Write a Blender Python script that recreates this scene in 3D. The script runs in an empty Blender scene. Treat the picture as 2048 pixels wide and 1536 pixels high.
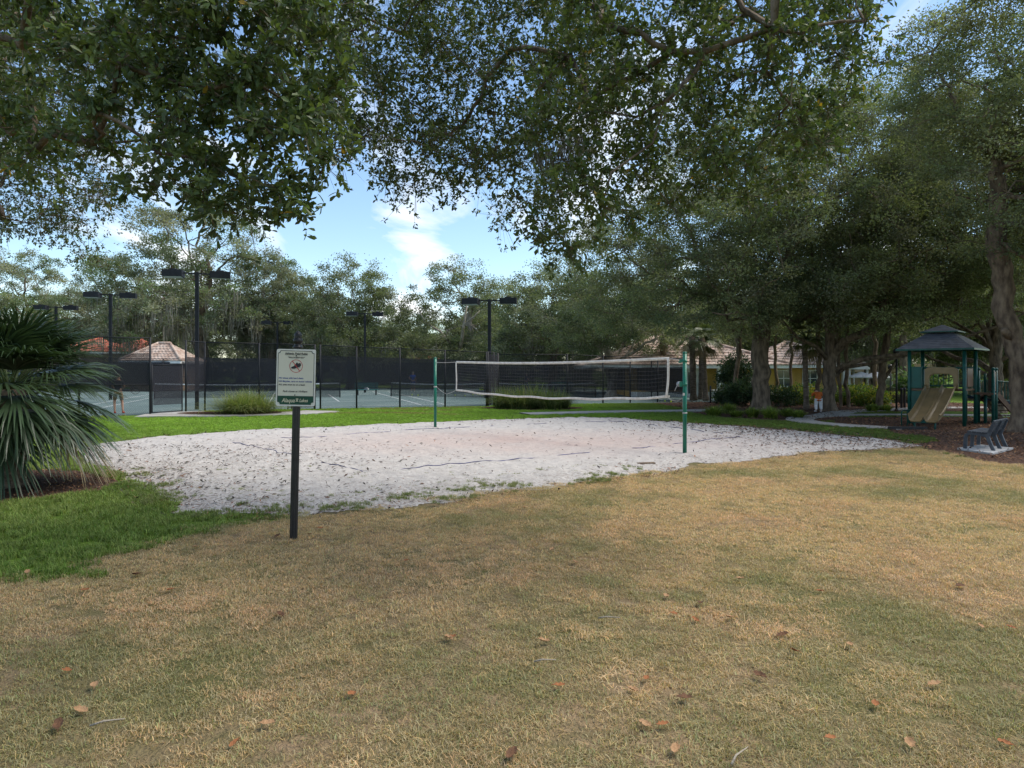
import bpy, math
import numpy as np
from mathutils import Vector, Matrix

PI = math.pi
R = math.radians
SC = bpy.context.scene
COL = SC.collection

# ------------------------------------------------------------------ camera, sky, sun, exposure
CAM_H, F_PX, CX, HZ = 2.0, 1365.33, 1024.0, 739.0
cam_data = bpy.data.cameras.new('camera')
cam_data.lens = 24.0
cam_data.sensor_width = 36.0
cam_data.shift_y = -(768.0 - HZ) / 2048.0
cam_data.clip_start = 0.05
cam_data.clip_end = 3000.0
cam = bpy.data.objects.new('camera', cam_data)
cam.location = (0, 0, CAM_H)
cam.rotation_euler = (R(90), 0, 0)
COL.objects.link(cam)
SC.camera = cam

SUN_EL, SUN_AZ = 56.0, 78.0      # azimuth measured clockwise from +Y (view direction)
world = bpy.data.worlds.new('World')
SC.world = world
world.use_nodes = True
wn, wl = world.node_tree.nodes, world.node_tree.links
wn.clear()
w_out = wn.new('ShaderNodeOutputWorld')
w_bg = wn.new('ShaderNodeBackground')
w_bg.inputs['Strength'].default_value = 0.118
w_sky = wn.new('ShaderNodeTexSky')
w_sky.sky_type = 'NISHITA'
w_sky.sun_disc = False
w_sky.sun_elevation = R(SUN_EL)
w_sky.sun_rotation = R(SUN_AZ)
w_sky.air_density = 1.0
w_sky.dust_density = 0.25
w_sky.ozone_density = 2.0
# clouds: fibrous noise on a plane high overhead
w_tc = wn.new('ShaderNodeTexCoord')
w_sep = wn.new('ShaderNodeSeparateXYZ')
wl.new(w_tc.outputs['Generated'], w_sep.inputs[0])
w_z = wn.new('ShaderNodeMath'); w_z.operation = 'MAXIMUM'; w_z.inputs[1].default_value = 0.03
wl.new(w_sep.outputs['Z'], w_z.inputs[0])
w_zo = wn.new('ShaderNodeMath'); w_zo.operation = 'ADD'; w_zo.inputs[1].default_value = 0.12
wl.new(w_z.outputs[0], w_zo.inputs[0])
w_dx = wn.new('ShaderNodeMath'); w_dx.operation = 'DIVIDE'
wl.new(w_sep.outputs['X'], w_dx.inputs[0]); wl.new(w_zo.outputs[0], w_dx.inputs[1])
w_dy = wn.new('ShaderNodeMath'); w_dy.operation = 'DIVIDE'
wl.new(w_sep.outputs['Y'], w_dy.inputs[0]); wl.new(w_zo.outputs[0], w_dy.inputs[1])
w_cmb = wn.new('ShaderNodeCombineXYZ')
wl.new(w_dx.outputs[0], w_cmb.inputs[0]); wl.new(w_dy.outputs[0], w_cmb.inputs[1])
w_map = wn.new('ShaderNodeMapping')
w_map.inputs['Location'].default_value = (7.4, 2.6, 0.0)
w_map.inputs['Rotation'].default_value = (0, 0, R(12))
w_map.inputs['Scale'].default_value = (1.5, 0.62, 1.0)
wl.new(w_cmb.outputs[0], w_map.inputs[0])
w_n1 = wn.new('ShaderNodeTexNoise')
w_n1.inputs['Scale'].default_value = 1.25
w_n1.inputs['Detail'].default_value = 9.0
w_n1.inputs['Roughness'].default_value = 0.56
w_n1.inputs['Distortion'].default_value = 0.5
wl.new(w_map.outputs[0], w_n1.inputs['Vector'])
w_ramp = wn.new('ShaderNodeValToRGB')
w_ramp.color_ramp.elements[0].position = 0.52
w_ramp.color_ramp.elements[0].color = (0, 0, 0, 1)
w_ramp.color_ramp.elements[1].position = 0.68
w_ramp.color_ramp.elements[1].color = (0.9, 0.9, 0.9, 1)
wl.new(w_n1.outputs['Fac'], w_ramp.inputs[0])
w_mix = wn.new('ShaderNodeMix'); w_mix.data_type = 'RGBA'
w_gain = wn.new('ShaderNodeMix'); w_gain.data_type = 'RGBA'; w_gain.blend_type = 'MULTIPLY'
w_gain.inputs['Factor'].default_value = 1.0
wl.new(w_sky.outputs[0], w_gain.inputs[6])
w_gain.inputs[7].default_value = (0.97, 1.0, 0.99, 1)
wl.new(w_ramp.outputs[0], w_mix.inputs['Factor'])
wl.new(w_gain.outputs[2], w_mix.inputs[6])
w_mix.inputs[7].default_value = (6.0, 6.0, 5.95, 1)
wl.new(w_mix.outputs[2], w_bg.inputs['Color'])
wl.new(w_bg.outputs[0], w_out.inputs[0])

sun_data = bpy.data.lights.new('sun', 'SUN')
sun_data.energy = 2.6
sun_data.angle = R(38)
sun_data.color = (1.0, 0.93, 0.83)
sun = bpy.data.objects.new('sun', sun_data)
COL.objects.link(sun)
_az, _el = R(SUN_AZ), R(SUN_EL)
sun_dir = Vector((math.sin(_az) * math.cos(_el), math.cos(_az) * math.cos(_el), math.sin(_el)))
sun.rotation_euler = sun_dir.to_track_quat('Z', 'Y').to_euler()
sun.location = sun_dir * 60

vs = SC.view_settings
vs.view_transform = 'Standard'
vs.look = 'None'
vs.gamma = 1.0
vs.exposure = 0.93
vs.use_curve_mapping = False
cy = SC.cycles
cy.max_bounces = 8
cy.diffuse_bounces = 6
cy.glossy_bounces = 2
cy.transmission_bounces = 4
cy.transparent_max_bounces = 24
cy.caustics_reflective = False
cy.caustics_refractive = False
cy.sample_clamp_indirect = 4.0
cy.use_denoising = True
cy.denoiser = 'OPENIMAGEDENOISE'
cy.denoising_input_passes = 'RGB_ALBEDO_NORMAL'
cy.denoising_prefilter = 'ACCURATE'

# ------------------------------------------------------------------ small helpers
def G(px, py):
    """ground point for a spot of the 2048 x 1536 photograph"""
    d = F_PX * CAM_H / (py - HZ)
    return ((px - CX) / F_PX * d, d)

def XY(px, d):
    return ((px - CX) / F_PX * d, d)

def ZZ(py, d):
    return CAM_H + (HZ - py) * d / F_PX

RNG = np.random.default_rng(7)
_T = np.random.default_rng(99).random((256, 256))

def vnoise(x, y, oct=3, rough=0.5):
    x = np.asarray(x, float); y = np.asarray(y, float)
    out = np.zeros(np.broadcast(x, y).shape); amp, tot = 1.0, 0.0
    for o in range(oct):
        f = 2.0 ** o
        xx, yy = x * f + 17.3 * o, y * f + 5.1 * o
        xi, yi = np.floor(xx).astype(int), np.floor(yy).astype(int)
        fx, fy = xx - xi, yy - yi
        fx = fx * fx * (3 - 2 * fx); fy = fy * fy * (3 - 2 * fy)
        a = _T[xi & 255, yi & 255]; b = _T[(xi + 1) & 255, yi & 255]
        c = _T[xi & 255, (yi + 1) & 255]; d = _T[(xi + 1) & 255, (yi + 1) & 255]
        out += amp * ((a * (1 - fx) + b * fx) * (1 - fy) + (c * (1 - fx) + d * fx) * fy)
        tot += amp; amp *= rough
    return out / tot

def inside(poly, x, y):
    x = np.asarray(x, float); y = np.asarray(y, float)
    res = np.zeros(x.shape, bool)
    n = len(poly)
    for i in range(n):
        x0, y0 = poly[i]; x1, y1 = poly[(i + 1) % n]
        if y0 == y1:
            continue
        c = ((y0 > y) != (y1 > y)) & (x < (x1 - x0) * (y - y0) / (y1 - y0) + x0)
        res ^= c
    return res

def edge_dist(poly, x, y):
    x = np.asarray(x, float); y = np.asarray(y, float)
    best = np.full(x.shape, 1e9)
    n = len(poly)
    for i in range(n):
        x0, y0 = poly[i]; x1, y1 = poly[(i + 1) % n]
        dx, dy = x1 - x0, y1 - y0
        L = dx * dx + dy * dy + 1e-12
        t = np.clip(((x - x0) * dx + (y - y0) * dy) / L, 0, 1)
        best = np.minimum(best, np.hypot(x - x0 - t * dx, y - y0 - t * dy))
    return best

def sdist(poly, x, y):
    """positive inside"""
    d = edge_dist(poly, x, y)
    return np.where(inside(poly, x, y), d, -d)

def smooth_poly(pts, n=4):
    """Catmull-Rom through a closed outline"""
    P = np.array(pts, float); m = len(P); out = []
    for i in range(m):
        p0, p1, p2, p3 = P[i - 1], P[i], P[(i + 1) % m], P[(i + 2) % m]
        for k in range(n):
            t = k / n
            out.append(0.5 * ((2 * p1) + (-p0 + p2) * t + (2 * p0 - 5 * p1 + 4 * p2 - p3) * t * t + (-p0 + 3 * p1 - 3 * p2 + p3) * t ** 3))
    return [tuple(q) for q in out]

# ------------------------------------------------------------------ materials
def _nt(name):
    m = bpy.data.materials.new(name)
    m.use_nodes = True
    nt = m.node_tree
    nt.nodes.clear()
    out = nt.nodes.new('ShaderNodeOutputMaterial')
    return m, nt, out

def mat(name, c1, c2=None, rough=0.7, scale=6.0, detail=6.0, bump=0.0, bscale=None, spec=0.3, metal=0.0, lo=0.35, hi=0.65, stretch=None, c3=None, scale3=0.6):
    m, nt, out = _nt(name)
    N, L = nt.nodes, nt.links
    p = N.new('ShaderNodeBsdfPrincipled')
    p.inputs['Roughness'].default_value = rough
    p.inputs['Specular IOR Level'].default_value = spec
    p.inputs['Metallic'].default_value = metal
    L.new(p.outputs[0], out.inputs[0])
    tc = N.new('ShaderNodeTexCoord')
    src = tc.outputs['Object']
    if stretch:
        mp = N.new('ShaderNodeMapping')
        mp.inputs['Scale'].default_value = stretch
        L.new(src, mp.inputs[0]); src = mp.outputs[0]
    c2 = c2 or tuple(v * 0.82 for v in c1)
    nz = N.new('ShaderNodeTexNoise')
    nz.inputs['Scale'].default_value = scale
    nz.inputs['Detail'].default_value = detail
    L.new(src, nz.inputs['Vector'])
    rp = N.new('ShaderNodeValToRGB')
    rp.color_ramp.elements[0].position = lo
    rp.color_ramp.elements[1].position = hi
    rp.color_ramp.elements[0].color = (*c2, 1)
    rp.color_ramp.elements[1].color = (*c1, 1)
    L.new(nz.outputs['Fac'], rp.inputs[0])
    colr = rp.outputs[0]
    if c3:
        n3 = N.new('ShaderNodeTexNoise')
        n3.inputs['Scale'].default_value = scale3
        n3.inputs['Detail'].default_value = 4
        L.new(src, n3.inputs['Vector'])
        r3 = N.new('ShaderNodeValToRGB')
        r3.color_ramp.elements[0].position = 0.42
        r3.color_ramp.elements[1].position = 0.62
        L.new(n3.outputs['Fac'], r3.inputs[0])
        mx = N.new('ShaderNodeMix'); mx.data_type = 'RGBA'
        L.new(r3.outputs[0], mx.inputs['Factor'])
        L.new(colr, mx.inputs[6]); mx.inputs[7].default_value = (*c3, 1)
        colr = mx.outputs[2]
    L.new(colr, p.inputs['Base Color'])
    if bump:
        nb = N.new('ShaderNodeTexNoise')
        nb.inputs['Scale'].default_value = bscale or scale * 4
        nb.inputs['Detail'].default_value = 6
        L.new(src, nb.inputs['Vector'])
        b = N.new('ShaderNodeBump')
        b.inputs['Strength'].default_value = bump
        b.inputs['Distance'].default_value = 0.05
        L.new(nb.outputs['Fac'], b.inputs['Height'])
        L.new(b.outputs[0], p.inputs['Normal'])
    return m

def leaf_mat(name, gain=(1, 1, 1), trans=0.3, rough=0.5, spec=0.35, inst=False, vary=0.25):
    """colour from the 'tint' attribute of the leaf, a little different from plant to plant"""
    m, nt, out = _nt(name)
    N, L = nt.nodes, nt.links
    at = N.new('ShaderNodeAttribute'); at.attribute_name = 'tint'
    if inst:
        at.attribute_type = 'INSTANCER'
    mul = N.new('ShaderNodeMix'); mul.data_type = 'RGBA'; mul.blend_type = 'MULTIPLY'
    mul.inputs['Factor'].default_value = 1
    L.new(at.outputs['Color'], mul.inputs[6])
    mul.inputs[7].default_value = (*gain, 1)
    colr = mul.outputs[2]
    if inst:
        a2 = N.new('ShaderNodeAttribute'); a2.attribute_name = 'shade'
        m2 = N.new('ShaderNodeMix'); m2.data_type = 'RGBA'; m2.blend_type = 'MULTIPLY'
        m2.inputs['Factor'].default_value = 1
        L.new(colr, m2.inputs[6]); L.new(a2.outputs['Color'], m2.inputs[7])
        colr = m2.outputs[2]
    elif vary:
        oi = N.new('ShaderNodeObjectInfo')
        mr = N.new('ShaderNodeMapRange')
        mr.inputs['To Min'].default_value = 1 - vary
        mr.inputs['To Max'].default_value = 1 + vary
        L.new(oi.outputs['Random'], mr.inputs['Value'])
        hs = N.new('ShaderNodeHueSaturation')
        L.new(mr.outputs[0], hs.inputs['Value'])
        L.new(colr, hs.inputs['Color'])
        colr = hs.outputs[0]
    p = N.new('ShaderNodeBsdfPrincipled')
    p.inputs['Roughness'].default_value = rough
    p.inputs['Specular IOR Level'].default_value = spec
    L.new(colr, p.inputs['Base Color'])
    if trans:
        t = N.new('ShaderNodeBsdfTranslucent')
        g = N.new('ShaderNodeMix'); g.data_type = 'RGBA'; g.blend_type = 'MULTIPLY'
        g.inputs['Factor'].default_value = 1
        L.new(colr, g.inputs[6]); g.inputs[7].default_value = (1.25, 1.35, 0.7, 1)
        L.new(g.outputs[2], t.inputs['Color'])
        ms = N.new('ShaderNodeMixShader'); ms.inputs[0].default_value = trans
        L.new(p.outputs[0], ms.inputs[1]); L.new(t.outputs[0], ms.inputs[2])
        L.new(ms.outputs[0], out.inputs[0])
    else:
        L.new(p.outputs[0], out.inputs[0])
    return m

def screen_mat(name, colr, wire_scale, wire_w, base_alpha):
    """woven wire or cloth: strands crossing on the diagonal, gaps see-through"""
    m, nt, out = _nt(name)
    N, L = nt.nodes, nt.links
    tc = N.new('ShaderNodeTexCoord')
    sp = N.new('ShaderNodeSeparateXYZ')
    L.new(tc.outputs['UV'], sp.inputs[0])
    facs = []
    for op in ('ADD', 'SUBTRACT'):
        a = N.new('ShaderNodeMath'); a.operation = op
        L.new(sp.outputs['X'], a.inputs[0]); L.new(sp.outputs['Y'], a.inputs[1])
        s = N.new('ShaderNodeMath'); s.operation = 'MULTIPLY'; s.inputs[1].default_value = wire_scale
        L.new(a.outputs[0], s.inputs[0])
        f = N.new('ShaderNodeMath'); f.operation = 'FRACT'
        L.new(s.outputs[0], f.inputs[0])
        c = N.new('ShaderNodeMath'); c.operation = 'LESS_THAN'; c.inputs[1].default_value = wire_w
        L.new(f.outputs[0], c.inputs[0])
        facs.append(c)
    mx = N.new('ShaderNodeMath'); mx.operation = 'MAXIMUM'
    L.new(facs[0].outputs[0], mx.inputs[0]); L.new(facs[1].outputs[0], mx.inputs[1])
    m2 = N.new('ShaderNodeMath'); m2.operation = 'MAXIMUM'; m2.inputs[1].default_value = base_alpha
    L.new(mx.outputs[0], m2.inputs[0])
    p = N.new('ShaderNodeBsdfPrincipled')
    p.inputs['Roughness'].default_value = 0.65
    p.inputs['Specular IOR Level'].default_value = 0.25
    nz = N.new('ShaderNodeTexNoise'); nz.inputs['Scale'].default_value = 1.3; nz.inputs['Detail'].default_value = 5
    L.new(tc.outputs['UV'], nz.inputs['Vector'])
    rp = N.new('ShaderNodeValToRGB')
    rp.color_ramp.elements[0].color = (*[v * 0.75 for v in colr], 1)
    rp.color_ramp.elements[1].color = (*[v * 1.3 for v in colr], 1)
    L.new(nz.outputs['Fac'], rp.inputs[0])
    L.new(rp.outputs[0], p.inputs['Base Color'])
    tr = N.new('ShaderNodeBsdfTransparent')
    ms = N.new('ShaderNodeMixShader')
    L.new(m2.outputs[0], ms.inputs[0]); L.new(tr.outputs[0], ms.inputs[1]); L.new(p.outputs[0], ms.inputs[2])
    L.new(ms.outputs[0], out.inputs[0])
    return m

M = {}
M['bark'] = mat('bark', (0.215, 0.165, 0.12), (0.075, 0.058, 0.044), 0.9, 7, 8, 0.9, 22, 0.1, stretch=(1, 1, 0.35))
M['bark_pale'] = mat('bark_pale', (0.42, 0.37, 0.30), (0.20, 0.17, 0.13), 0.9, 5, 8, 0.6, 20, 0.1, stretch=(1, 1, 0.4))
M['bark_red'] = mat('bark_red', (0.22, 0.165, 0.115), (0.08, 0.058, 0.044), 0.9, 6, 8, 0.9, 18, 0.1, stretch=(1, 1, 0.4))
M['palm_bark'] = mat('palm_bark', (0.24, 0.19, 0.145), (0.11, 0.085, 0.065), 0.9, 4, 8, 0.8, 9, 0.1, stretch=(1, 1, 3))
M['leaf'] = leaf_mat('oak_leaf', trans=0.42, rough=0.55, spec=0.22, vary=0.12)
M['leaf_near'] = leaf_mat('near_oak_leaf', trans=0.35, rough=0.42, spec=0.35, vary=0.0)
M['frond'] = leaf_mat('palm_frond', trans=0.18, rough=0.38, spec=0.45, vary=0.05)
M['moss'] = mat('spanish_moss', (0.25, 0.235, 0.19), (0.14, 0.135, 0.10), 0.95, 3, 5, 0, spec=0.05)
M['blade'] = leaf_mat('grass_blade', trans=0.25, rough=0.6, spec=0.2, inst=True)
M['litter'] = leaf_mat('leaf_litter', trans=0.0, rough=0.85, spec=0.1, vary=0.0)
M['black'] = mat('black_paint', (0.022, 0.022, 0.024), (0.012, 0.012, 0.014), 0.38, 14, 6, 0.08, 60, 0.4)
M['fence_black'] = mat('black_vinyl', (0.016, 0.018, 0.022), (0.010, 0.011, 0.014), 0.6, 5, 5, 0.05, 40, 0.25)
M['green_paint'] = mat('green_paint', (0.0, 0.145, 0.085), (0.0, 0.10, 0.06), 0.33, 9, 6, 0.05, 50, 0.45)
M['play_green'] = mat('play_green', (0.008, 0.085, 0.068), (0.005, 0.055, 0.045), 0.42, 5, 6, 0.05, 50, 0.35)
M['steel'] = mat('galvanised_steel', (0.42, 0.42, 0.42), (0.26, 0.26, 0.27), 0.4, 20, 4, 0, spec=0.5, metal=0.7)
M['white_tape'] = mat('white_tape', (0.74, 0.70, 0.65), (0.55, 0.50, 0.45), 0.8, 9, 8, 0.2, 60, 0.15)
M['net_cord'] = mat('net_cord', (0.10, 0.10, 0.10), (0.05, 0.05, 0.05), 0.8, 8)
M['rope'] = mat('rope', (0.5, 0.48, 0.45), (0.3, 0.28, 0.27), 0.85, 20)
M['blue_rope'] = mat('blue_rope', (0.075, 0.085, 0.20), (0.06, 0.06, 0.11), 0.85, 9)
M['sign_cream'] = mat('sign_cream', (0.66, 0.635, 0.53), (0.60, 0.58, 0.48), 0.42, 3, 5, 0.02, 30, 0.4)
M['sign_white'] = mat('sign_white', (0.74, 0.73, 0.68), (0.64, 0.63, 0.58), 0.42, 4, 5)
M['sign_green'] = mat('sign_green', (0.012, 0.075, 0.045), (0.008, 0.055, 0.034), 0.42, 4, 5)
M['sign_ink'] = mat('sign_ink', (0.03, 0.03, 0.035), (0.02, 0.02, 0.022), 0.5, 6)
M['sign_blue'] = mat('sign_blue_ink', (0.05, 0.09, 0.30), (0.04, 0.07, 0.22), 0.5, 6)
M['sign_red'] = mat('sign_red', (0.48, 0.05, 0.05), (0.40, 0.04, 0.04), 0.45, 6)
M['sign_gold'] = mat('sign_gold', (0.72, 0.68, 0.50), (0.62, 0.57, 0.40), 0.5, 6)
M['concrete'] = mat('concrete', (0.40, 0.385, 0.36), (0.27, 0.26, 0.24), 0.9, 3, 9, 0.25, 30, 0.15, c3=(0.30, 0.285, 0.26))
M['pad'] = mat('bench_pad', (0.50, 0.49, 0.47), (0.38, 0.37, 0.35), 0.9, 5, 8, 0.2, 30, 0.15)
M['court'] = mat('court_surface', (0.125, 0.172, 0.168), (0.105, 0.148, 0.145), 0.95, 0.5, 7, 0.05, 12, 0.06, c3=(0.145, 0.192, 0.185), scale3=0.25)
M['court_line'] = mat('court_line', (0.62, 0.64, 0.64), (0.5, 0.52, 0.52), 0.85, 4)
M['mulch'] = mat('mulch', (0.145, 0.082, 0.055), (0.045, 0.028, 0.02), 0.95, 16, 9, 1.0, 26, 0.08, c3=(0.09, 0.055, 0.04), scale3=0.8)
M['lawn'] = mat('lawn_soil', (0.12, 0.20, 0.024), (0.07, 0.125, 0.018), 0.95, 4, 9, 0.7, 40, 0.08, c3=(0.11, 0.17, 0.03), scale3=0.35)
M['dry_lawn'] = mat('dry_lawn_soil', (0.30, 0.21, 0.125), (0.17, 0.13, 0.07), 0.95, 9, 10, 0.9, 45, 0.08, c3=(0.13, 0.125, 0.05), scale3=0.55)
M['roof_tan'] = mat('tan_tile', (0.44, 0.32, 0.255), (0.27, 0.19, 0.15), 0.85, 3.5, 7, 0.3, 18, 0.15, c3=(0.50, 0.41, 0.35), scale3=1.6)
M['roof_red'] = mat('red_tile', (0.55, 0.17, 0.105), (0.36, 0.10, 0.065), 0.85, 2.5, 7, 0.3, 18, 0.15, c3=(0.60, 0.24, 0.16), scale3=1.2)
M['stucco_yellow'] = mat('yellow_stucco', (0.50, 0.315, 0.095), (0.42, 0.26, 0.075), 0.9, 3, 7, 0.15, 40, 0.12)
M['stucco_tan'] = mat('tan_stucco', (0.42, 0.31, 0.22), (0.34, 0.25, 0.175), 0.9, 3, 7, 0.15, 40, 0.12)
M['white_trim'] = mat('white_trim', (0.72, 0.72, 0.70), (0.60, 0.60, 0.58), 0.55, 3, 6)
M['glass'] = mat('window_glass', (0.06, 0.075, 0.085), (0.03, 0.04, 0.045), 0.08, 1.5, 3, 0, spec=0.8)
M['slide_tan'] = mat('tan_plastic', (0.225, 0.16, 0.075), (0.175, 0.125, 0.058), 0.42, 4, 6, 0.04, 30, 0.35)
M['play_brown'] = mat('brown_plastic', (0.14, 0.085, 0.055), (0.10, 0.06, 0.04), 0.5, 4, 6, 0.05, 30, 0.3)
M['play_roof'] = mat('slate_plastic', (0.085, 0.095, 0.12), (0.055, 0.062, 0.08), 0.55, 5, 7, 0.1, 20, 0.3)
M['play_navy'] = mat('navy_plastic', (0.012, 0.022, 0.06), (0.008, 0.014, 0.04), 0.5, 4)
M['bench_grey'] = mat('bench_plastic', (0.075, 0.085, 0.10), (0.045, 0.052, 0.063), 0.55, 7, 7, 0.12, 40, 0.3)
M['teal'] = mat('teal_bench', (0.02, 0.17, 0.17), (0.014, 0.12, 0.12), 0.5, 6)
M['ball'] = mat('ball_felt', (0.60, 0.78, 0.06), (0.5, 0.66, 0.05), 0.9, 20)
M['wind'] = screen_mat('windscreen_cloth', (0.020, 0.021, 0.028), 40.0, 0.20, 0.64)
M['wind_thin'] = screen_mat('thin_windscreen_cloth', (0.020, 0.021, 0.026), 40.0, 0.2, 0.48)
M['chain'] = screen_mat('chain_link', (0.020, 0.021, 0.024), 14.0, 0.13, 0.0)
M['tennis_mesh'] = screen_mat('tennis_netting', (0.02, 0.02, 0.022), 20.0, 0.2, 0.35)
M['skin'] = mat('skin', (0.48, 0.28, 0.19), (0.42, 0.24, 0.16), 0.6, 6)
M['hair'] = mat('hair', (0.06, 0.04, 0.025), (0.035, 0.022, 0.015), 0.7, 20)
M['grey_hair'] = mat('grey_hair', (0.32, 0.28, 0.22), (0.22, 0.19, 0.15), 0.7, 20)
M['blue_cloth'] = mat('blue_cloth', (0.03, 0.12, 0.48), (0.02, 0.09, 0.36), 0.9, 8)
M['navy_cloth'] = mat('navy_cloth', (0.015, 0.04, 0.10), (0.01, 0.028, 0.07), 0.9, 8)
M['black_cloth'] = mat('black_cloth', (0.018, 0.018, 0.02), (0.01, 0.01, 0.012), 0.9, 8)
M['khaki_cloth'] = mat('khaki_cloth', (0.26, 0.18, 0.10), (0.2, 0.14, 0.075), 0.9, 8)
M['orange_cloth'] = mat('orange_cloth', (0.52, 0.13, 0.03), (0.40, 0.09, 0.02), 0.9, 8)
M['white_cloth'] = mat('white_cloth', (0.70, 0.70, 0.70), (0.56, 0.56, 0.57), 0.9, 8)
M['red_shoe'] = mat('red_shoe', (0.45, 0.08, 0.05), (0.35, 0.06, 0.04), 0.7, 8)

def sand_material():
    m, nt, out = _nt('sand')
    N, L = nt.nodes, nt.links
    p = N.new('ShaderNodeBsdfPrincipled')
    p.inputs['Roughness'].default_value = 0.95
    p.inputs['Specular IOR Level'].default_value = 0.1
    L.new(p.outputs[0], out.inputs[0])
    tc = N.new('ShaderNodeTexCoord')
    def noise(s, d=6, r=0.6):
        n = N.new('ShaderNodeTexNoise')
        n.inputs['Scale'].default_value = s; n.inputs['Detail'].default_value = d; n.inputs['Roughness'].default_value = r
        L.new(tc.outputs['Object'], n.inputs['Vector'])
        return n.outputs['Fac']
    def ramp(fac, a, b, ca, cb):
        r = N.new('ShaderNodeValToRGB')
        r.color_ramp.elements[0].position = a; r.color_ramp.elements[1].position = b
        r.color_ramp.elements[0].color = (*ca, 1); r.color_ramp.elements[1].color = (*cb, 1)
        L.new(fac, r.inputs[0]); return r.outputs[0]
    def mix(f, a, b):
        x = N.new('ShaderNodeMix'); x.data_type = 'RGBA'
        L.new(f, x.inputs['Factor']); L.new(a, x.inputs[6])
        if isinstance(b, tuple): x.inputs[7].default_value = (*b, 1)
        else: L.new(b, x.inputs[7])
        return x.outputs[2]
    base = ramp(noise(5, 8), 0.3, 0.7, (0.36, 0.335, 0.31), (0.47, 0.445, 0.415))
    at = N.new('ShaderNodeAttribute'); at.attribute_name = 'tint'
    sp = N.new('ShaderNodeSeparateColor'); L.new(at.outputs['Color'], sp.inputs[0])
    c = mix(sp.outputs[0], base, (0.43, 0.335, 0.295))       # pink clay in the middle of the court
    d = N.new('ShaderNodeMath'); d.operation = 'MULTIPLY'
    L.new(sp.outputs[1], d.inputs[0]); L.new(ramp(noise(22, 8), 0.46, 0.62, (0, 0, 0), (1, 1, 1)), d.inputs[1])
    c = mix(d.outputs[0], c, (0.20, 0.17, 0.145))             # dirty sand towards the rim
    L.new(c, p.inputs['Base Color'])
    b = N.new('ShaderNodeBump'); b.inputs['Strength'].default_value = 0.95; b.inputs['Distance'].default_value = 0.05
    L.new(noise(8, 6, 0.6), b.inputs['Height'])
    L.new(b.outputs[0], p.inputs['Normal'])
    return m
M['sand'] = sand_material()

# ------------------------------------------------------------------ object helpers
def tag(o, label=None, cat=None, group=None, kind=None):
    if label: o['label'] = label
    if cat: o['category'] = cat
    if group: o['group'] = group
    if kind: o['kind'] = kind
    return o

def empty(name, loc=(0, 0, 0), rz=0.0, label=None, cat=None, group=None):
    o = bpy.data.objects.new(name, None)
    o.empty_display_size = 0.2
    o.location = loc
    o.rotation_euler = (0, 0, rz)
    COL.objects.link(o)
    return tag(o, label, cat, group)

def link(name, me, material, parent=None):
    o = bpy.data.objects.new(name, me)
    if material is not None and not me.materials:
        me.materials.append(material)
    COL.objects.link(o)
    if parent is not None:
        o.parent = parent
    return o

def copy_tree(o, parent=None, **kw):
    c = o.copy()
    COL.objects.link(c)
    c.parent = parent
    for ch in list(o.children):
        copy_tree(ch, c)
    return c

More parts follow.
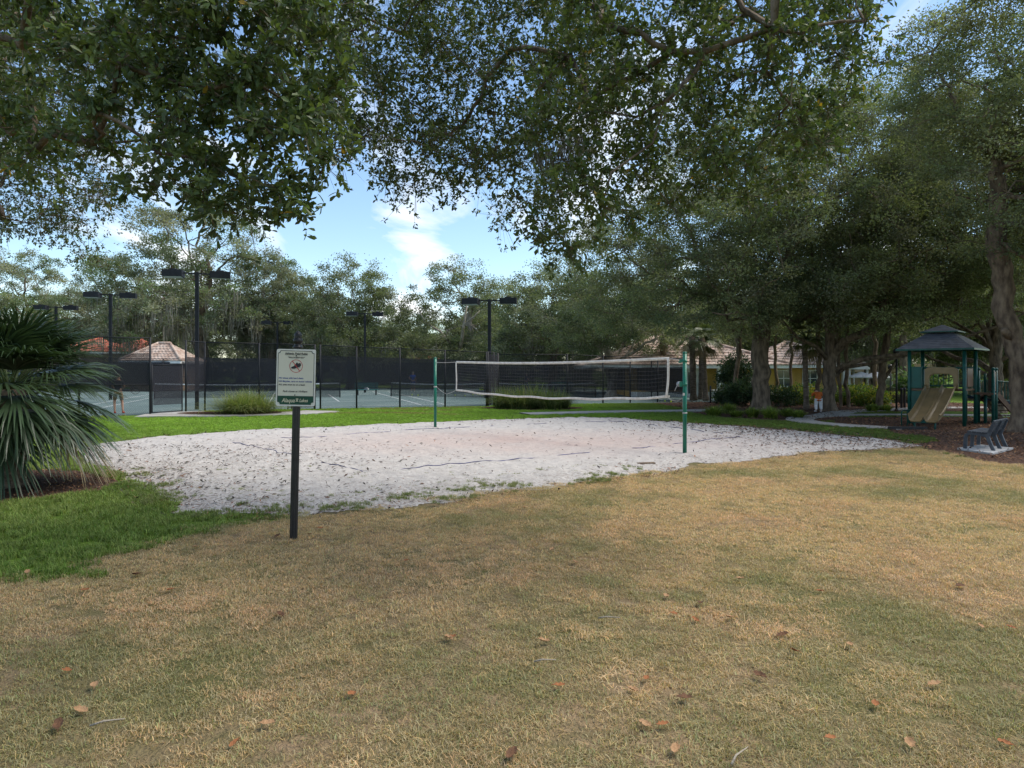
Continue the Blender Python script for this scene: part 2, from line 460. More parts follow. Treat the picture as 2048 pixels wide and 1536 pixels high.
class MB:
    """collects verts and faces for one mesh"""
    def __init__(s):
        s.v, s.f, s.uv = [], [], None
    def _add(s, vs_, fs_):
        b = len(s.v)
        s.v += [tuple(q) for q in vs_]
        s.f += [tuple(b + i for i in f) for f in fs_]
        return s
    def box(s, x0, x1, y0, y1, z0, z1, m=None):
        vs_ = [(x, y, z) for z in (z0, z1) for y in (y0, y1) for x in (x0, x1)]
        if m is not None:
            vs_ = [tuple(m @ Vector(q)) for q in vs_]
        return s._add(vs_, [(0, 2, 3, 1), (4, 5, 7, 6), (0, 1, 5, 4), (2, 6, 7, 3), (0, 4, 6, 2), (1, 3, 7, 5)])
    def bar(s, a, b, w, h=None, up=(0, 0, 1)):
        """rectangular bar from a to b"""
        a, b = Vector(a), Vector(b); h = h or w
        d = (b - a).normalized(); u = Vector(up)
        if abs(d.dot(u)) > 0.98: u = Vector((1, 0, 0))
        x = d.cross(u).normalized(); y = x.cross(d).normalized()
        vs_ = []
        for p in (a, b):
            for sx, sy in ((-1, -1), (1, -1), (1, 1), (-1, 1)):
                vs_.append(p + x * sx * w / 2 + y * sy * h / 2)
        return s._add(vs_, [(3, 2, 1, 0), (4, 5, 6, 7), (0, 1, 5, 4), (1, 2, 6, 5), (2, 3, 7, 6), (3, 0, 4, 7)])
    def tube(s, pts, rad, n=8, caps=True):
        pts = [Vector(p) for p in pts]
        if not hasattr(rad, '__len__'): rad = [rad] * len(pts)
        rings = []; x = None
        for i, p in enumerate(pts):
            d = (pts[min(i + 1, len(pts) - 1)] - pts[max(i - 1, 0)])
            d = d.normalized() if d.length > 1e-9 else Vector((0, 0, 1))
            if x is None:
                u = Vector((0, 0, 1)) if abs(d.z) < 0.9 else Vector((1, 0, 0))
                x = d.cross(u).normalized()
            else:
                x = (x - d * x.dot(d)).normalized()
            y = d.cross(x)
            rings.append([p + (x * math.cos(2 * PI * k / n) + y * math.sin(2 * PI * k / n)) * rad[i] for k in range(n)])
        vs_ = [q for r in rings for q in r]; fs_ = []
        for i in range(len(rings) - 1):
            for k in range(n):
                a, b = i * n + k, i * n + (k + 1) % n
                fs_.append((a, b, b + n, a + n))
        if caps:
            fs_.append(tuple(range(n - 1, -1, -1)))
            fs_.append(tuple((len(rings) - 1) * n + k for k in range(n)))
        return s._add(vs_, fs_)
    def lathe(s, prof, n=16, c=(0, 0, 0)):
        vs_, fs_ = [], []
        for r, z in prof:
            for k in range(n):
                a = 2 * PI * k / n
                vs_.append((c[0] + r * math.cos(a), c[1] + r * math.sin(a), c[2] + z))
        for i in range(len(prof) - 1):
            for k in range(n):
                a, b = i * n + k, i * n + (k + 1) % n
                fs_.append((a, b, b + n, a + n))
        fs_.append(tuple(range(n - 1, -1, -1)))
        fs_.append(tuple((len(prof) - 1) * n + k for k in range(n)))
        return s._add(vs_, fs_)
    def prism(s, outline, y0, y1, axis='y'):
        """outline in x,z extruded along y (or x,y extruded along z)"""
        n = len(outline)
        if axis == 'y':
            vs_ = [(x, y0, z) for x, z in outline] + [(x, y1, z) for x, z in outline]
        elif axis == 'x':
            vs_ = [(y0, x, z) for x, z in outline] + [(y1, x, z) for x, z in outline]
        else:
            vs_ = [(x, y, y0) for x, y in outline] + [(x, y, y1) for x, y in outline]
        fs_ = [tuple(range(n)), tuple(range(2 * n - 1, n - 1, -1))]
        fs_ += [(i, (i + 1) % n + 0, (i + 1) % n + n, i + n)[::-1] for i in range(n)]
        return s._add(vs_, fs_)
    def face(s, pts):
        return s._add(pts, [tuple(range(len(pts)))])
    def mesh(s, name, smooth=False):
        me = bpy.data.meshes.new(name)
        me.from_pydata(s.v, [], s.f)
        me.validate()
        if smooth:
            me.polygons.foreach_set('use_smooth', np.ones(len(me.polygons), bool))
        me.update()
        return me
    def build(s, name, material, parent=None, smooth=False, bevel=0.0):
        o = link(name, s.mesh(name, smooth), material, parent)
        if bevel:
            b = o.modifiers.new('bevel', 'BEVEL'); b.width = bevel; b.segments = 2; b.limit_method = 'ANGLE'
        return o

def np_mesh(name, V, F, tint=None, smooth=False, attr='tint'):
    """V (n,3); F (m,k) with constant k; tint (n,3) per vertex"""
    me = bpy.data.meshes.new(name)
    V = np.ascontiguousarray(V, np.float32); F = np.ascontiguousarray(F, np.int32)
    m, k = F.shape
    me.vertices.add(len(V)); me.vertices.foreach_set('co', V.ravel())
    me.loops.add(m * k); me.loops.foreach_set('vertex_index', F.ravel())
    me.polygons.add(m); me.polygons.foreach_set('loop_start', np.arange(0, m * k, k, dtype=np.int32))
    if smooth:
        me.polygons.foreach_set('use_smooth', np.ones(m, bool))
    me.update(calc_edges=True)
    if tint is not None:
        a = me.attributes.new(attr, 'FLOAT_COLOR', 'POINT')
        c = np.ones((len(V), 4), np.float32); c[:, :3] = tint
        a.data.foreach_set('color', c.ravel())
    return me

def unit(a):
    return a / (np.linalg.norm(a, axis=-1, keepdims=True) + 1e-9)

def leaf_cards(C, D, Nn, L, W, fold=0.15, shape=4):
    """one small folded leaf per row: centre-base C, direction D, normal N"""
    D = unit(D); S = unit(np.cross(D, Nn)); Nn = np.cross(S, D)
    L = np.asarray(L)[:, None]; W = np.asarray(W)[:, None]
    n = len(C)
    if shape == 4:
        V = np.stack([C, C + D * L * 0.55 + S * W * 0.5 + Nn * W * fold, C + D * L, C + D * L * 0.55 - S * W * 0.5 + Nn * W * fold], 1)
        F = np.arange(n)[:, None] * 4 + np.arange(4)[None]
        return V.reshape(-1, 3), F, 4
    # seven verts: spine of three and two on either side, broad towards the tip as oak leaves are
    curl = Nn * L * 0.10
    b = C; mid = C + D * L * 0.6 - curl * 0.3; tip = C + D * L - curl
    l1 = C + D * L * 0.38 + S * W * 0.33 + Nn * W * fold
    l2 = C + D * L * 0.76 + S * W * 0.5 + Nn * W * fold - curl * 0.5
    r1 = C + D * L * 0.38 - S * W * 0.33 + Nn * W * fold
    r2 = C + D * L * 0.76 - S * W * 0.5 + Nn * W * fold - curl * 0.5
    V = np.stack([b, mid, tip, l1, l2, r1, r2], 1).reshape(-1, 3)
    o = np.arange(n)[:, None] * 7
    F = np.concatenate([o + np.array([[0, 1, 2, 4, 3]]), o + np.array([[0, 5, 6, 2, 1]])], 0)
    return V, F, 7

# ================================================================== GROUND
def gp(*pts):
    return [G(*p) for p in pts]

SAND = smooth_poly(gp((150, 905), (215, 884), (400, 868), (600, 857), (870, 845), (1030, 839), (1130, 836), (1230, 837), (1400, 848), (1600, 862), (1720, 873), (1830, 886),
                      (1850, 893), (1760, 900), (1640, 906), (1500, 920), (1400, 932), (1250, 955), (1100, 976), (1000, 986), (900, 1000), (800, 1014), (620, 1030),
                      (440, 1033), (365, 1024), (300, 992), (225, 950), (150, 925)), 3)
DRY = smooth_poly([(-16.0, 6.6)] + gp((0, 1165), (150, 1128), (300, 1088), (430, 1058), (590, 1034), (700, 1012), (850, 985), (1000, 965), (1250, 936), (1400, 916), (1640, 896), (1800, 893), (1900, 910), (2048, 932))
                  + [(16.5, 13.0), (26, 13.5), (28, -4), (0, -6), (-20, -4)], 3)
PALM_BED = smooth_poly([(-13.0, 13.4), (-9.2, 13.6), (-7.2, 12.4), (-6.85, 11.2), (-7.9, 9.9), (-9.5, 9.3), (-13.5, 9.6)], 4)
PLAY_BED = smooth_poly(gp((1800, 893), (1930, 913), (2048, 931)) + [(17.5, 14.0), (24, 15), (27, 26), (20, 28.5), (15, 28.6), (12.8, 27.2), (12.0, 25.2), (12.7, 23.6)] + gp((1790, 868), (1850, 872), (1870, 882)), 3)
TREE_BED = smooth_poly([(9.2, 27.8), (11.8, 26.2), (14.0, 28.3), (14.6, 31), (19, 32.5), (26, 33), (27, 41), (18, 42), (11, 43), (8.5, 41), (8.8, 35), (8.4, 30.5)], 4)
GRASS_BED = smooth_poly([(-14.5, 31.4), (-11.8, 31.9), (-10.4, 31.0), (-11.2, 29.9), (-13.6, 29.7), (-14.9, 30.3)], 4)
GRASS_BED2 = smooth_poly([(-1.4, 36.3), (2.6, 36.6), (3.8, 35.2), (2.0, 33.4), (-0.8, 33.9)], 4)
U = np.array([0.951, 0.309]); Vv = np.array([-0.309, 0.951])

def sheet(name, poly, z, material, label=None, jitter=0.0, seed=0):
    P = list(poly)
    if jitter:
        out = []
        for i in range(len(P)):
            a, b = np.array(P[i]), np.array(P[(i + 1) % len(P)])
            n = max(1, int(np.linalg.norm(b - a) / 0.25))
            for k in range(n):
                q = a + (b - a) * k / n
                q = q + jitter * (np.array([vnoise(q[0] * 2 + seed, q[1] * 2), vnoise(q[0] * 2, q[1] * 2 + 50 + seed)]) - 0.5) * 2
                out.append(tuple(q))
        P = out
    mb = MB(); mb.face([(x, y, z) for x, y in P])
    o = mb.build(name, material)
    if o.data.polygons[0].normal.z < 0:
        o.data.flip_normals()
    tag(o, label, None, None, 'structure')
    return o

# one lawn to the horizon
gm = MB()
gs = [-900, -300, -120, -60, -30, -15, 0, 15, 30, 60, 120, 300, 900]
for i in range(len(gs) - 1):
    for j in range(len(gs) - 1):
        gm.face([(gs[i], gs[j], 0), (gs[i + 1], gs[j], 0), (gs[i + 1], gs[j + 1], 0), (gs[i], gs[j + 1], 0)])
ground = tag(gm.build('lawn', M['lawn']), 'green lawn around the sand court and the tennis courts', None, None, 'structure')

sheet('dry_lawn', DRY, 0.004, M['dry_lawn'], 'dry straw-coloured lawn in front of the sand court', 0.18, 1)
sheet('mulch_bed', PALM_BED, 0.012, M['mulch'], 'brown mulch bed under the fan palm', 0.15, 2)
sheet('mulch_bed', PLAY_BED, 0.008, M['mulch'], 'brown mulch ground under the playground and the bench', 0.2, 3)
sheet('mulch_bed', TREE_BED, 0.006, M['mulch'], 'brown mulch bed around the oak trunks and shrubs', 0.2, 4)
sheet('mulch_bed', GRASS_BED, 0.06, M['mulch'], 'small mulch bed under the fountain grass by the gate', 0.1, 5)
sheet('mulch_bed', GRASS_BED2, 0.012, M['mulch'], 'small mulch bed under the grass clumps at the fence corner', 0.1, 6)

# concrete paths
def ribbon(name, pts, w, z, material, label):
    P = np.array(pts, float)
    Q = []
    for i in range(len(P) - 1):
        p0, p1, p2, p3 = P[max(i - 1, 0)], P[i], P[i + 1], P[min(i + 2, len(P) - 1)]
        for k in range(6):
            t = k / 6
            Q.append(0.5 * ((2 * p1) + (-p0 + p2) * t + (2 * p0 - 5 * p1 + 4 * p2 - p3) * t * t + (-p0 + 3 * p1 - 3 * p2 + p3) * t ** 3))
    Q.append(P[-1]); Q = np.array(Q)
    T = np.gradient(Q, axis=0); T /= np.linalg.norm(T, axis=1, keepdims=True)
    Nn = np.stack([-T[:, 1], T[:, 0]], 1)
    A, B = Q + Nn * w / 2, Q - Nn * w / 2
    mb = MB()
    n = len(Q)
    vs_ = [(*a, z) for a in A] + [(*b, z) for b in B] + [(*a, -0.02) for a in A] + [(*b, -0.02) for b in B]
    fs_ = []
    for i in range(n - 1):
        fs_ += [(i, n + i, n + i + 1, i + 1), (i, i + 1, 2 * n + i + 1, 2 * n + i), (n + i, 3 * n + i, 3 * n + i + 1, n + i + 1)]
    mb._add(vs_, fs_)
    o = mb.build(name, material)
    return tag(o, label, None, None, 'structure')

PATH1 = [(9.6, 27.4), (10.9, 27.2), (11.7, 28.4), (12.8, 29.7), (15.2, 30.3), (18, 30.4), (21, 30.0), (25, 29.6)]
PATH1 = [(13.2, 22.9), (11.9, 24.2), (11.2, 26.0), (11.9, 28.0), (13.6, 29.4), (16, 29.9), (19, 29.8), (24, 29.2)]
ribbon('concrete_path', PATH1, 1.05, 0.030, M['concrete'], 'pale concrete path curving round the playground mulch')
ribbon('concrete_path', [(13.6, 29.6), (15.6, 32.0), (18.2, 33.6), (21.0, 35.2), (26, 36)], 1.2, 0.024, M['concrete'], 'concrete path leading off between the trees')
ribbon('concrete_path', [G(1050, 829), G(1150, 826.5), G(1260, 824), G(1380, 822.5), G(1440, 821)], 1.3, 0.05, M['concrete'], 'thin worn concrete path crossing the lawn by the court')
ribbon('concrete_path', [(-15.9, 29.2), (-14.6, 29.5), (-12.6, 29.5), (-10.9, 30.1), (-9.6, 31.0), (-9.0, 32.4)], 1.9, 0.05, M['concrete'], 'pale concrete path running along the court gates')
ribbon('concrete_path', [(-15.2, 31.8), (-15.0, 30.6), (-14.9, 29.7)], 1.7, 0.056, M['concrete'], 'short concrete apron at the open court gate')

# ------------------------------------------------------------------ tennis courts
CO = np.array([-15.9, 30.2])                  # the corner post of the courts
def cpt(u, v):
    q = CO + U * u + Vv * v
    return (float(q[0]), float(q[1]))
court_poly = [(-15.9, 30.05), (-14.8, 33.0), (-1.3, 37.0), (-0.85, 38.0), (15.0, 42.8), (7.0, 76), (-52, 68), (-40, 20), (-21.5, 27.4)]
sheet('tennis_court', court_poly, 0.008, M['court'], 'grey-green clay surface of the fenced tennis courts')

def line_strip(a, b, w=0.07):
    a, b = np.array(a), np.array(b); d = (b - a) / np.linalg.norm(b - a); n = np.array([-d[1], d[0]]) * w / 2
    return [(*(a + n), 0.013), (*(a - n), 0.013), (*(b - n), 0.013), (*(b + n), 0.013)]
for k, (u0, v0) in enumerate(((-14.5, 4.6), (3.2, 4.6), (19.5, 6.0))):
    mb = MB()
    Wd, Ld = 10.97, 23.8
    segs = [((0, 0), (Wd, 0)), ((0, 0), (0, Ld)), ((Wd, 0), (Wd, Ld)), ((1.37, 0), (1.37, Ld)), ((Wd - 1.37, 0), (Wd - 1.37, Ld)),
            ((1.37, 5.5), (Wd - 1.37, 5.5)), ((1.37, 18.3), (Wd - 1.37, 18.3)), ((Wd / 2, 5.5), (Wd / 2, 18.3)), ((0, Ld), (Wd, Ld))]
    for j, (a, b) in enumerate(segs):
        q = line_strip(cpt(u0 + a[0], v0 + a[1]), cpt(u0 + b[0], v0 + b[1]))
        mb.face([(x, y, z + 0.0004 * j) for x, y, z in q])
    o = mb.build('court_marking', M['court_line'])
    tag(o, 'white line markings of a clay tennis court', None, None, 'structure')

# ------------------------------------------------------------------ sand
def sand_h(X, Y, S=None):
    if S is None:
        S = sdist(SAND, X, Y) + (vnoise(X * 1.3, Y * 1.3, 4) - 0.5) * 0.9
    return 0.009 + np.clip(S - 0.16, 0, 0.6) / 0.6 * (0.012 + 0.065 * vnoise(X * 2.2, Y * 2.2, 4, 0.6) + 0.055 * vnoise(X * 4.6 + 40, Y * 4.6, 2))

def make_sand():
    xs = [p[0] for p in SAND]; ys = [p[1] for p in SAND]
    st = 0.07
    gx = np.arange(min(xs) - 0.3, max(xs) + 0.3, st); gy = np.arange(min(ys) - 0.3, max(ys) + 0.3, st)
    X, Y = np.meshgrid(gx, gy, indexing='ij')
    S = sdist(SAND, X, Y) + (vnoise(X * 1.3, Y * 1.3, 4) - 0.5) * 0.9
    H = sand_h(X, Y, S)
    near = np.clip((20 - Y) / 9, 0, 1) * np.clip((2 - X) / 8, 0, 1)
    # pink clay showing where the game is played, dirt near the rim, the near left and the right
    cx, cyy = X - 0.3, Y - 18.5
    pink = np.clip(1.15 - np.hypot(cx / 7.5, cyy / 3.8), 0, 1) * (0.35 + 0.8 * vnoise(X * 0.8 + 9, Y * 0.8, 3))
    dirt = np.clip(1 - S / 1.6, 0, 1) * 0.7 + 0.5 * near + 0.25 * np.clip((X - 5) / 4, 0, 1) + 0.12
    keep = S > 0
    idx = -np.ones(X.shape, int)
    q = keep[:-1, :-1] & keep[1:, :-1] & keep[1:, 1:] & keep[:-1, 1:]
    used = np.zeros(X.shape, bool)
    for a in (0, 1):
        for b in (0, 1):
            used[a:X.shape[0] - 1 + a, b:X.shape[1] - 1 + b] |= q
    idx[used] = np.arange(used.sum())
    V = np.stack([X[used], Y[used], H[used]], 1)
    i, j = np.nonzero(q)
    F = np.stack([idx[i, j], idx[i + 1, j], idx[i + 1, j + 1], idx[i, j + 1]], 1)
    T = np.stack([np.clip(pink[used], 0, 0.9), np.clip(dirt[used], 0, 1), np.zeros(used.sum())], 1)
    o = link('sand_court', np_mesh('sand_court', V, F, T, True), M['sand'])
    tag(o, 'pale trodden sand of the volleyball court', None, None, 'structure')
    return o
make_sand()

# ------------------------------------------------------------------ litter on sand and mulch (nobody could count it)
def chips(name, X, Y, Z, size, cols, label, flat=0.35, parent=None):
    n = len(X)
    a = RNG.random(n) * 2 * PI
    D = np.stack([np.cos(a), np.sin(a), RNG.normal(0, flat, n)], 1)
    Nn = unit(np.stack([RNG.normal(0, flat, n), RNG.normal(0, flat, n), np.ones(n)], 1))
    C = np.stack([X, Y, Z], 1)
    V, F, k = leaf_cards(C, D, Nn, size, size * RNG.uniform(0.10, 0.42, n), 0.2)
    T = np.repeat(cols, k, 0)
    o = link(name, np_mesh(name, V, F, T), M['litter'])
    return tag(o, label, None, None, 'stuff')

def pick(pal, n):
    pal = np.array(pal); c = pal[RNG.integers(0, len(pal), n)]
    return c * RNG.uniform(0.7, 1.25, (n, 1))

BROWNS = [(0.13, 0.075, 0.05), (0.20, 0.10, 0.06), (0.08, 0.058, 0.045), (0.25, 0.14, 0.085), (0.07, 0.062, 0.05)]
DARKS = [(0.05, 0.042, 0.036), (0.075, 0.06, 0.048), (0.035, 0.033, 0.03), (0.11, 0.07, 0.05), (0.09, 0.085, 0.07)]
xs = RNG.uniform(-11, 13, 90000); ys = RNG.uniform(9, 29, 90000)
S = sdist(SAND, xs, ys)
prob = 0.045 + 0.85 * np.exp(-np.clip(S, 0, 9) / 0.8) * 0.55
prob += 0.85 * np.clip((-xs - 1.0) / 5, 0, 1) * np.clip((19 - ys) / 5, 0, 1)
prob += 0.95 * np.clip((xs - 3.0) / 5, 0, 1) * np.clip((ys - 16.5) / 3, 0, 1)
prob += 1.6 * np.clip((xs - 5.5) / 4.5, 0, 1)
prob *= 0.25 + 1.5 * vnoise(xs * 0.9, ys * 0.9, 4) ** 1.6
k = (S > -0.35) & (RNG.random(len(xs)) < prob * 0.62)
xs, ys = xs[k], ys[k]
n = len(xs)
warm = RNG.random(n) < np.clip(0.22 + (xs - 2) * 0.09, 0.2, 0.9)
cols = np.where(warm[:, None], pick(BROWNS, n), pick(DARKS, n))
chips('sand_litter', xs, ys, sand_h(xs, ys) + 0.004 + RNG.random(n) * 0.012, RNG.uniform(0.03, 0.11, n) * (0.8 + 0.02 * ys), cols, 'dead leaves and twigs strewn over the sand court')

xs = RNG.uniform(-7, 3.5, 26000); ys = RNG.uniform(8.6, 14, 26000)
S = sdist(SAND, xs, ys)
k = (S > -0.5) & (RNG.random(len(xs)) < np.exp(-np.abs(S) / 0.55) * np.clip((vnoise(xs * 1.6 + 90, ys * 2.6, 4) - 0.46) * 8, 0, 1) * 0.8)
xs, ys = xs[k], ys[k]; n = len(xs)
chips('rim_litter', xs, ys, np.where(sdist(SAND, xs, ys) > 0, sand_h(xs, ys), 0.02) + 0.004 + RNG.random(n) * 0.012, RNG.uniform(0.025, 0.075, n), pick(BROWNS + [(0.24, 0.10, 0.055), (0.30, 0.14, 0.08)], n), 'reddish dead leaves along the near rim of the sand')

def bed_litter(poly, dens, size, label, pal=BROWNS):
    x0, x1 = min(p[0] for p in poly), max(p[0] for p in poly); y0, y1 = min(p[1] for p in poly), max(p[1] for p in poly)
    m = int((x1 - x0) * (y1 - y0) * dens)
    x = RNG.uniform(x0 - 0.3, x1 + 0.3, m); y = RNG.uniform(y0 - 0.3, y1 + 0.3, m)
    kk = sdist(poly, x, y) + (RNG.random(m) - 0.5) * 0.7 > 0
    x, y = x[kk], y[kk]
    chips('leaf_litter', x, y, 0.015 + RNG.random(len(x)) * 0.03, RNG.uniform(*size, len(x)), pick(pal, len(x)), label, 0.45)
LEAFY = BROWNS + [(0.30, 0.15, 0.07), (0.24, 0.13, 0.075), (0.34, 0.20, 0.10)]
bed_litter(PALM_BED, 260, (0.03, 0.09), 'dead leaves on the mulch under the fan palm', LEAFY)
bed_litter(PLAY_BED, 90, (0.05, 0.12), 'brown oak leaves strewn over the playground mulch', LEAFY)
bed_litter(TREE_BED, 40, (0.07, 0.15), 'brown leaves strewn under the oaks', BROWNS)
bed_litter(GRASS_BED, 60, (0.05, 0.1), 'mulch chips under the fountain grass', BROWNS)
# a band of leaves where the sand runs out into the mulch
xs = RNG.uniform(8.0, 15.5, 9000); ys = RNG.uniform(15.2, 24, 9000)
pb = np.clip((xs - 8.5) / 5, 0, 1) * np.exp(-np.abs(ys - (23.5 - (xs - 8) * 0.75)) / 1.6)
k = RNG.random(9000) < pb * 0.8
chips('leaf_litter', xs[k], ys[k], 0.03 + RNG.random(k.sum()) * 0.03, RNG.uniform(0.04, 0.10, k.sum()), pick(LEAFY, k.sum()), 'drift of brown leaves between the sand and the playground')

# ------------------------------------------------------------------ grass
def blade_tuft(name, n, rad, h0, h1, w, lean, straw=0.0, seed=0):
    r = np.random.default_rng(seed)
    a = r.random(n) * 2 * PI; rr = rad * np.sqrt(r.random(n))
    B = np.stack([rr * np.cos(a), rr * np.sin(a), np.full(n, -0.004)], 1)
    az = r.random(n) * 2 * PI
    ln = np.abs(r.normal(0, lean, n)) + 0.15
    d = np.stack([np.cos(az), np.sin(az), np.zeros(n)], 1)
    h = r.uniform(h0, h1, n)[:, None]
    s = np.stack([-np.sin(az), np.cos(az), np.zeros(n)], 1) * (w * r.uniform(0.7, 1.3, n))[:, None] / 2
    up = np.array([[0, 0, 1.0]])
    P1 = B + up * h * 0.6 + d * h * (ln * 0.35)[:, None]
    P2 = B + up * h * np.clip(1.0 - ln * 0.25, 0.35, 1)[:, None] + d * h * ln[:, None]
    V = np.stack([B - s, B + s, P1 + s * 0.8, P1 - s * 0.8, P2 + s * 0.12, P2 - s * 0.12], 1).reshape(-1, 3)
    o = np.arange(n)[:, None] * 6
    F = np.concatenate([o + np.array([[0, 1, 2, 3]]), o + np.array([[3, 2, 4, 5]])], 0)
    sh = np.ones((n, 3)) * r.uniform(0.70, 1.25, (n, 1))
    st = r.random(n) < straw
    sh[st] *= np.array([1.35, 1.12, 0.95])
    gr = r.random(n) < 0.15
    sh[gr] *= np.array([0.78, 1.0, 0.75])
    me = np_mesh(name, V, F, np.repeat(sh, 6, 0), False, 'shade')
    me.materials.append(M['blade'])
    return bpy.data.objects.new(name, me)

def scatter(name, P, rot, scl, idx, tint, coll, label):
    me = bpy.data.meshes.new(name)
    n = len(P)
    me.vertices.add(n); me.vertices.foreach_set('co', np.ascontiguousarray(P, np.float32).ravel())
    a = me.attributes.new('rot', 'FLOAT_VECTOR', 'POINT'); a.data.foreach_set('vector', np.ascontiguousarray(rot, np.float32).ravel())
    a = me.attributes.new('scl', 'FLOAT', 'POINT'); a.data.foreach_set('value', np.ascontiguousarray(scl, np.float32))
    a = me.attributes.new('idx', 'INT', 'POINT'); a.data.foreach_set('value', np.ascontiguousarray(idx, np.int32))
    a = me.attributes.new('tint', 'FLOAT_COLOR', 'POINT')
    c = np.ones((n, 4), np.float32); c[:, :3] = tint; a.data.foreach_set('color', c.ravel())
    ob = link(name, me, None)
    ng = bpy.data.node_groups.new(name + '_scatter', 'GeometryNodeTree')
    ng.interface.new_socket('Geometry', in_out='INPUT', socket_type='NodeSocketGeometry')
    ng.interface.new_socket('Geometry', in_out='OUTPUT', socket_type='NodeSocketGeometry')
    N, L = ng.nodes, ng.links
    gi, go = N.new('NodeGroupInput'), N.new('NodeGroupOutput')
    ci = N.new('GeometryNodeCollectionInfo')
    ci.inputs['Collection'].default_value = coll
    ci.inputs['Separate Children'].default_value = True
    ci.inputs['Reset Children'].default_value = True
    ip = N.new('GeometryNodeInstanceOnPoints')
    ip.inputs['Pick Instance'].default_value = True
    def named(nm, ty):
        q = N.new('GeometryNodeInputNamedAttribute'); q.data_type = ty
        q.inputs['Name'].default_value = nm
        return [s for s in q.outputs if s.enabled][0]
    L.new(gi.outputs[0], ip.inputs['Points'])
    L.new(ci.outputs[0], ip.inputs['Instance'])
    L.new(named('idx', 'INT'), ip.inputs['Instance Index'])
    L.new(named('rot', 'FLOAT_VECTOR'), ip.inputs['Rotation'])
    L.new(named('scl', 'FLOAT'), ip.inputs['Scale'])
    L.new(ip.outputs[0], go.inputs[0])
    mo = ob.modifiers.new('scatter', 'NODES'); mo.node_group = ng
    return tag(ob, label, None, None, 'stuff')

def tuft_coll(name, count, **kw):
    c = bpy.data.collections.new(name)
    for i in range(count):
        c.objects.link(blade_tuft(f'{name}_{i}', seed=100 + i, **kw))
    return c

TURF = tuft_coll('turf_tufts', 7, n=74, rad=0.085, h0=0.010, h1=0.029, w=0.0034, lean=1.0, straw=0.30)
LUSH = tuft_coll('lush_tufts', 6, n=42, rad=0.10, h0=0.05, h1=0.105, w=0.0085, lean=0.6, straw=0.05)

def in_view(x, y, m=1.0):
    return (np.abs(x) < 0.76 * y + m) & (y > 2.9)

def grass_field(name, coll, nvar, region, dens, tintf, label, keepf, s0=0.85, s1=1.25, zoff=0.004, grow=0.0):
    x0, x1, y0, y1 = region
    m = int((x1 - x0) * (y1 - y0) * dens)
    x = RNG.uniform(x0, x1, m); y = RNG.uniform(y0, y1, m)
    k = in_view(x, y) & (RNG.random(m) < keepf(x, y))
    x, y = x[k], y[k]; n = len(x)
    P = np.stack([x, y, np.full(n, zoff)], 1)
    rot = np.stack([RNG.normal(0, 0.12, n), RNG.normal(0, 0.12, n), RNG.random(n) * 2 * PI], 1)
    scl = RNG.uniform(s0, s1, n) * (1 + grow * y)
    return scatter(name, P, rot, scl, RNG.integers(0, nvar, n), tintf(x, y), coll, label)

def dry_tint(x, y):
    n = len(x)
    g = vnoise(x * 0.45 + 3, y * 0.45 + 8, 4)
    f = vnoise(x * 2.5 + 31, y * 2.5, 3)
    side = np.clip((x - 0.25 * y + 0.4) / 3.0, 0, 1) * np.clip((9.5 - y) / 4, 0, 1)          # greener beyond the dry stretch
    leftg = np.clip((-x - 0.35 * y) / 2, 0, 1) * 0.35
    rightg = np.clip((x - 3.2) / 4, 0, 1) * np.clip((14 - y) / 5, 0, 1) * 0.35
    green = np.clip((g - 0.50) * 2.6 + (f - 0.5) * 1.4 + side * 0.26 + leftg + rightg + 0.10 + 0.28 * np.clip((6.2 - y) / 2.6, 0, 1), 0, 0.85)
    S = sdist(DRY, x, y)
    green = np.clip(green + 0.5 * np.exp(-np.clip(S, 0, 5) / 0.35) * (x < 2), 0, 1)
    straw = np.array([0.54, 0.41, 0.25]); warm = np.array([0.54, 0.375, 0.245]); grn = np.array([0.245, 0.245, 0.12])
    w = np.clip((vnoise(x * 0.9 + 77, y * 0.9, 3) - 0.4) * 2, 0, 1)[:, None]
    dry = straw * (1 - w) + warm * w
    c = dry * (1 - green[:, None]) + grn * green[:, None]
    return c * RNG.uniform(0.8, 1.2, (n, 1))

def lush_tint(x, y):
    n = len(x)
    g = vnoise(x * 0.6 + 13, y * 0.6 + 5, 4)[:, None]
    a = np.array([0.135, 0.205, 0.040]); b = np.array([0.26, 0.30, 0.085])
    far = np.clip((y - 17) / 6, 0, 1)[:, None]
    c = a * (1 - g) + b * g
    c = c * (1 - far) + (np.array([0.22, 0.34, 0.045]) * (0.75 + 0.5 * g)) * far
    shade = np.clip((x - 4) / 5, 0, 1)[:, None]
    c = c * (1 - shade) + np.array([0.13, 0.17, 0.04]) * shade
    dryp = (np.clip((vnoise(x * 0.35 + 60, y * 0.9 + 22, 3) - 0.60) * 6, 0, 0.8) * (y > 28) * (x < 2))[:, None]
    c = c * (1 - dryp) + np.array([0.28, 0.22, 0.09]) * dryp
    return c * RNG.uniform(0.78, 1.22, (n, 1))

def k_dry(x, y):
    S = sdist(DRY, x, y) + (vnoise(x * 2, y * 2, 3) - 0.5) * 0.5
    thin = 0.55 + 0.9 * vnoise(x * 3 + 3, y * 3, 3)
    return (S > -0.12) * (sdist(SAND, x, y) < 0.05 + (vnoise(x * 1.9 + 7, y * 1.9, 3) - 0.5) * 1.5) * np.clip(thin, 0.25, 1) * np.clip(1.15 - y * 0.028, 0.4, 1)

def beds(x, y):
    s = np.full(x.shape, -9.0)
    for q in (PALM_BED, PLAY_BED, TREE_BED, GRASS_BED, GRASS_BED2):
        s = np.maximum(s, sdist(q, x, y))
    return s

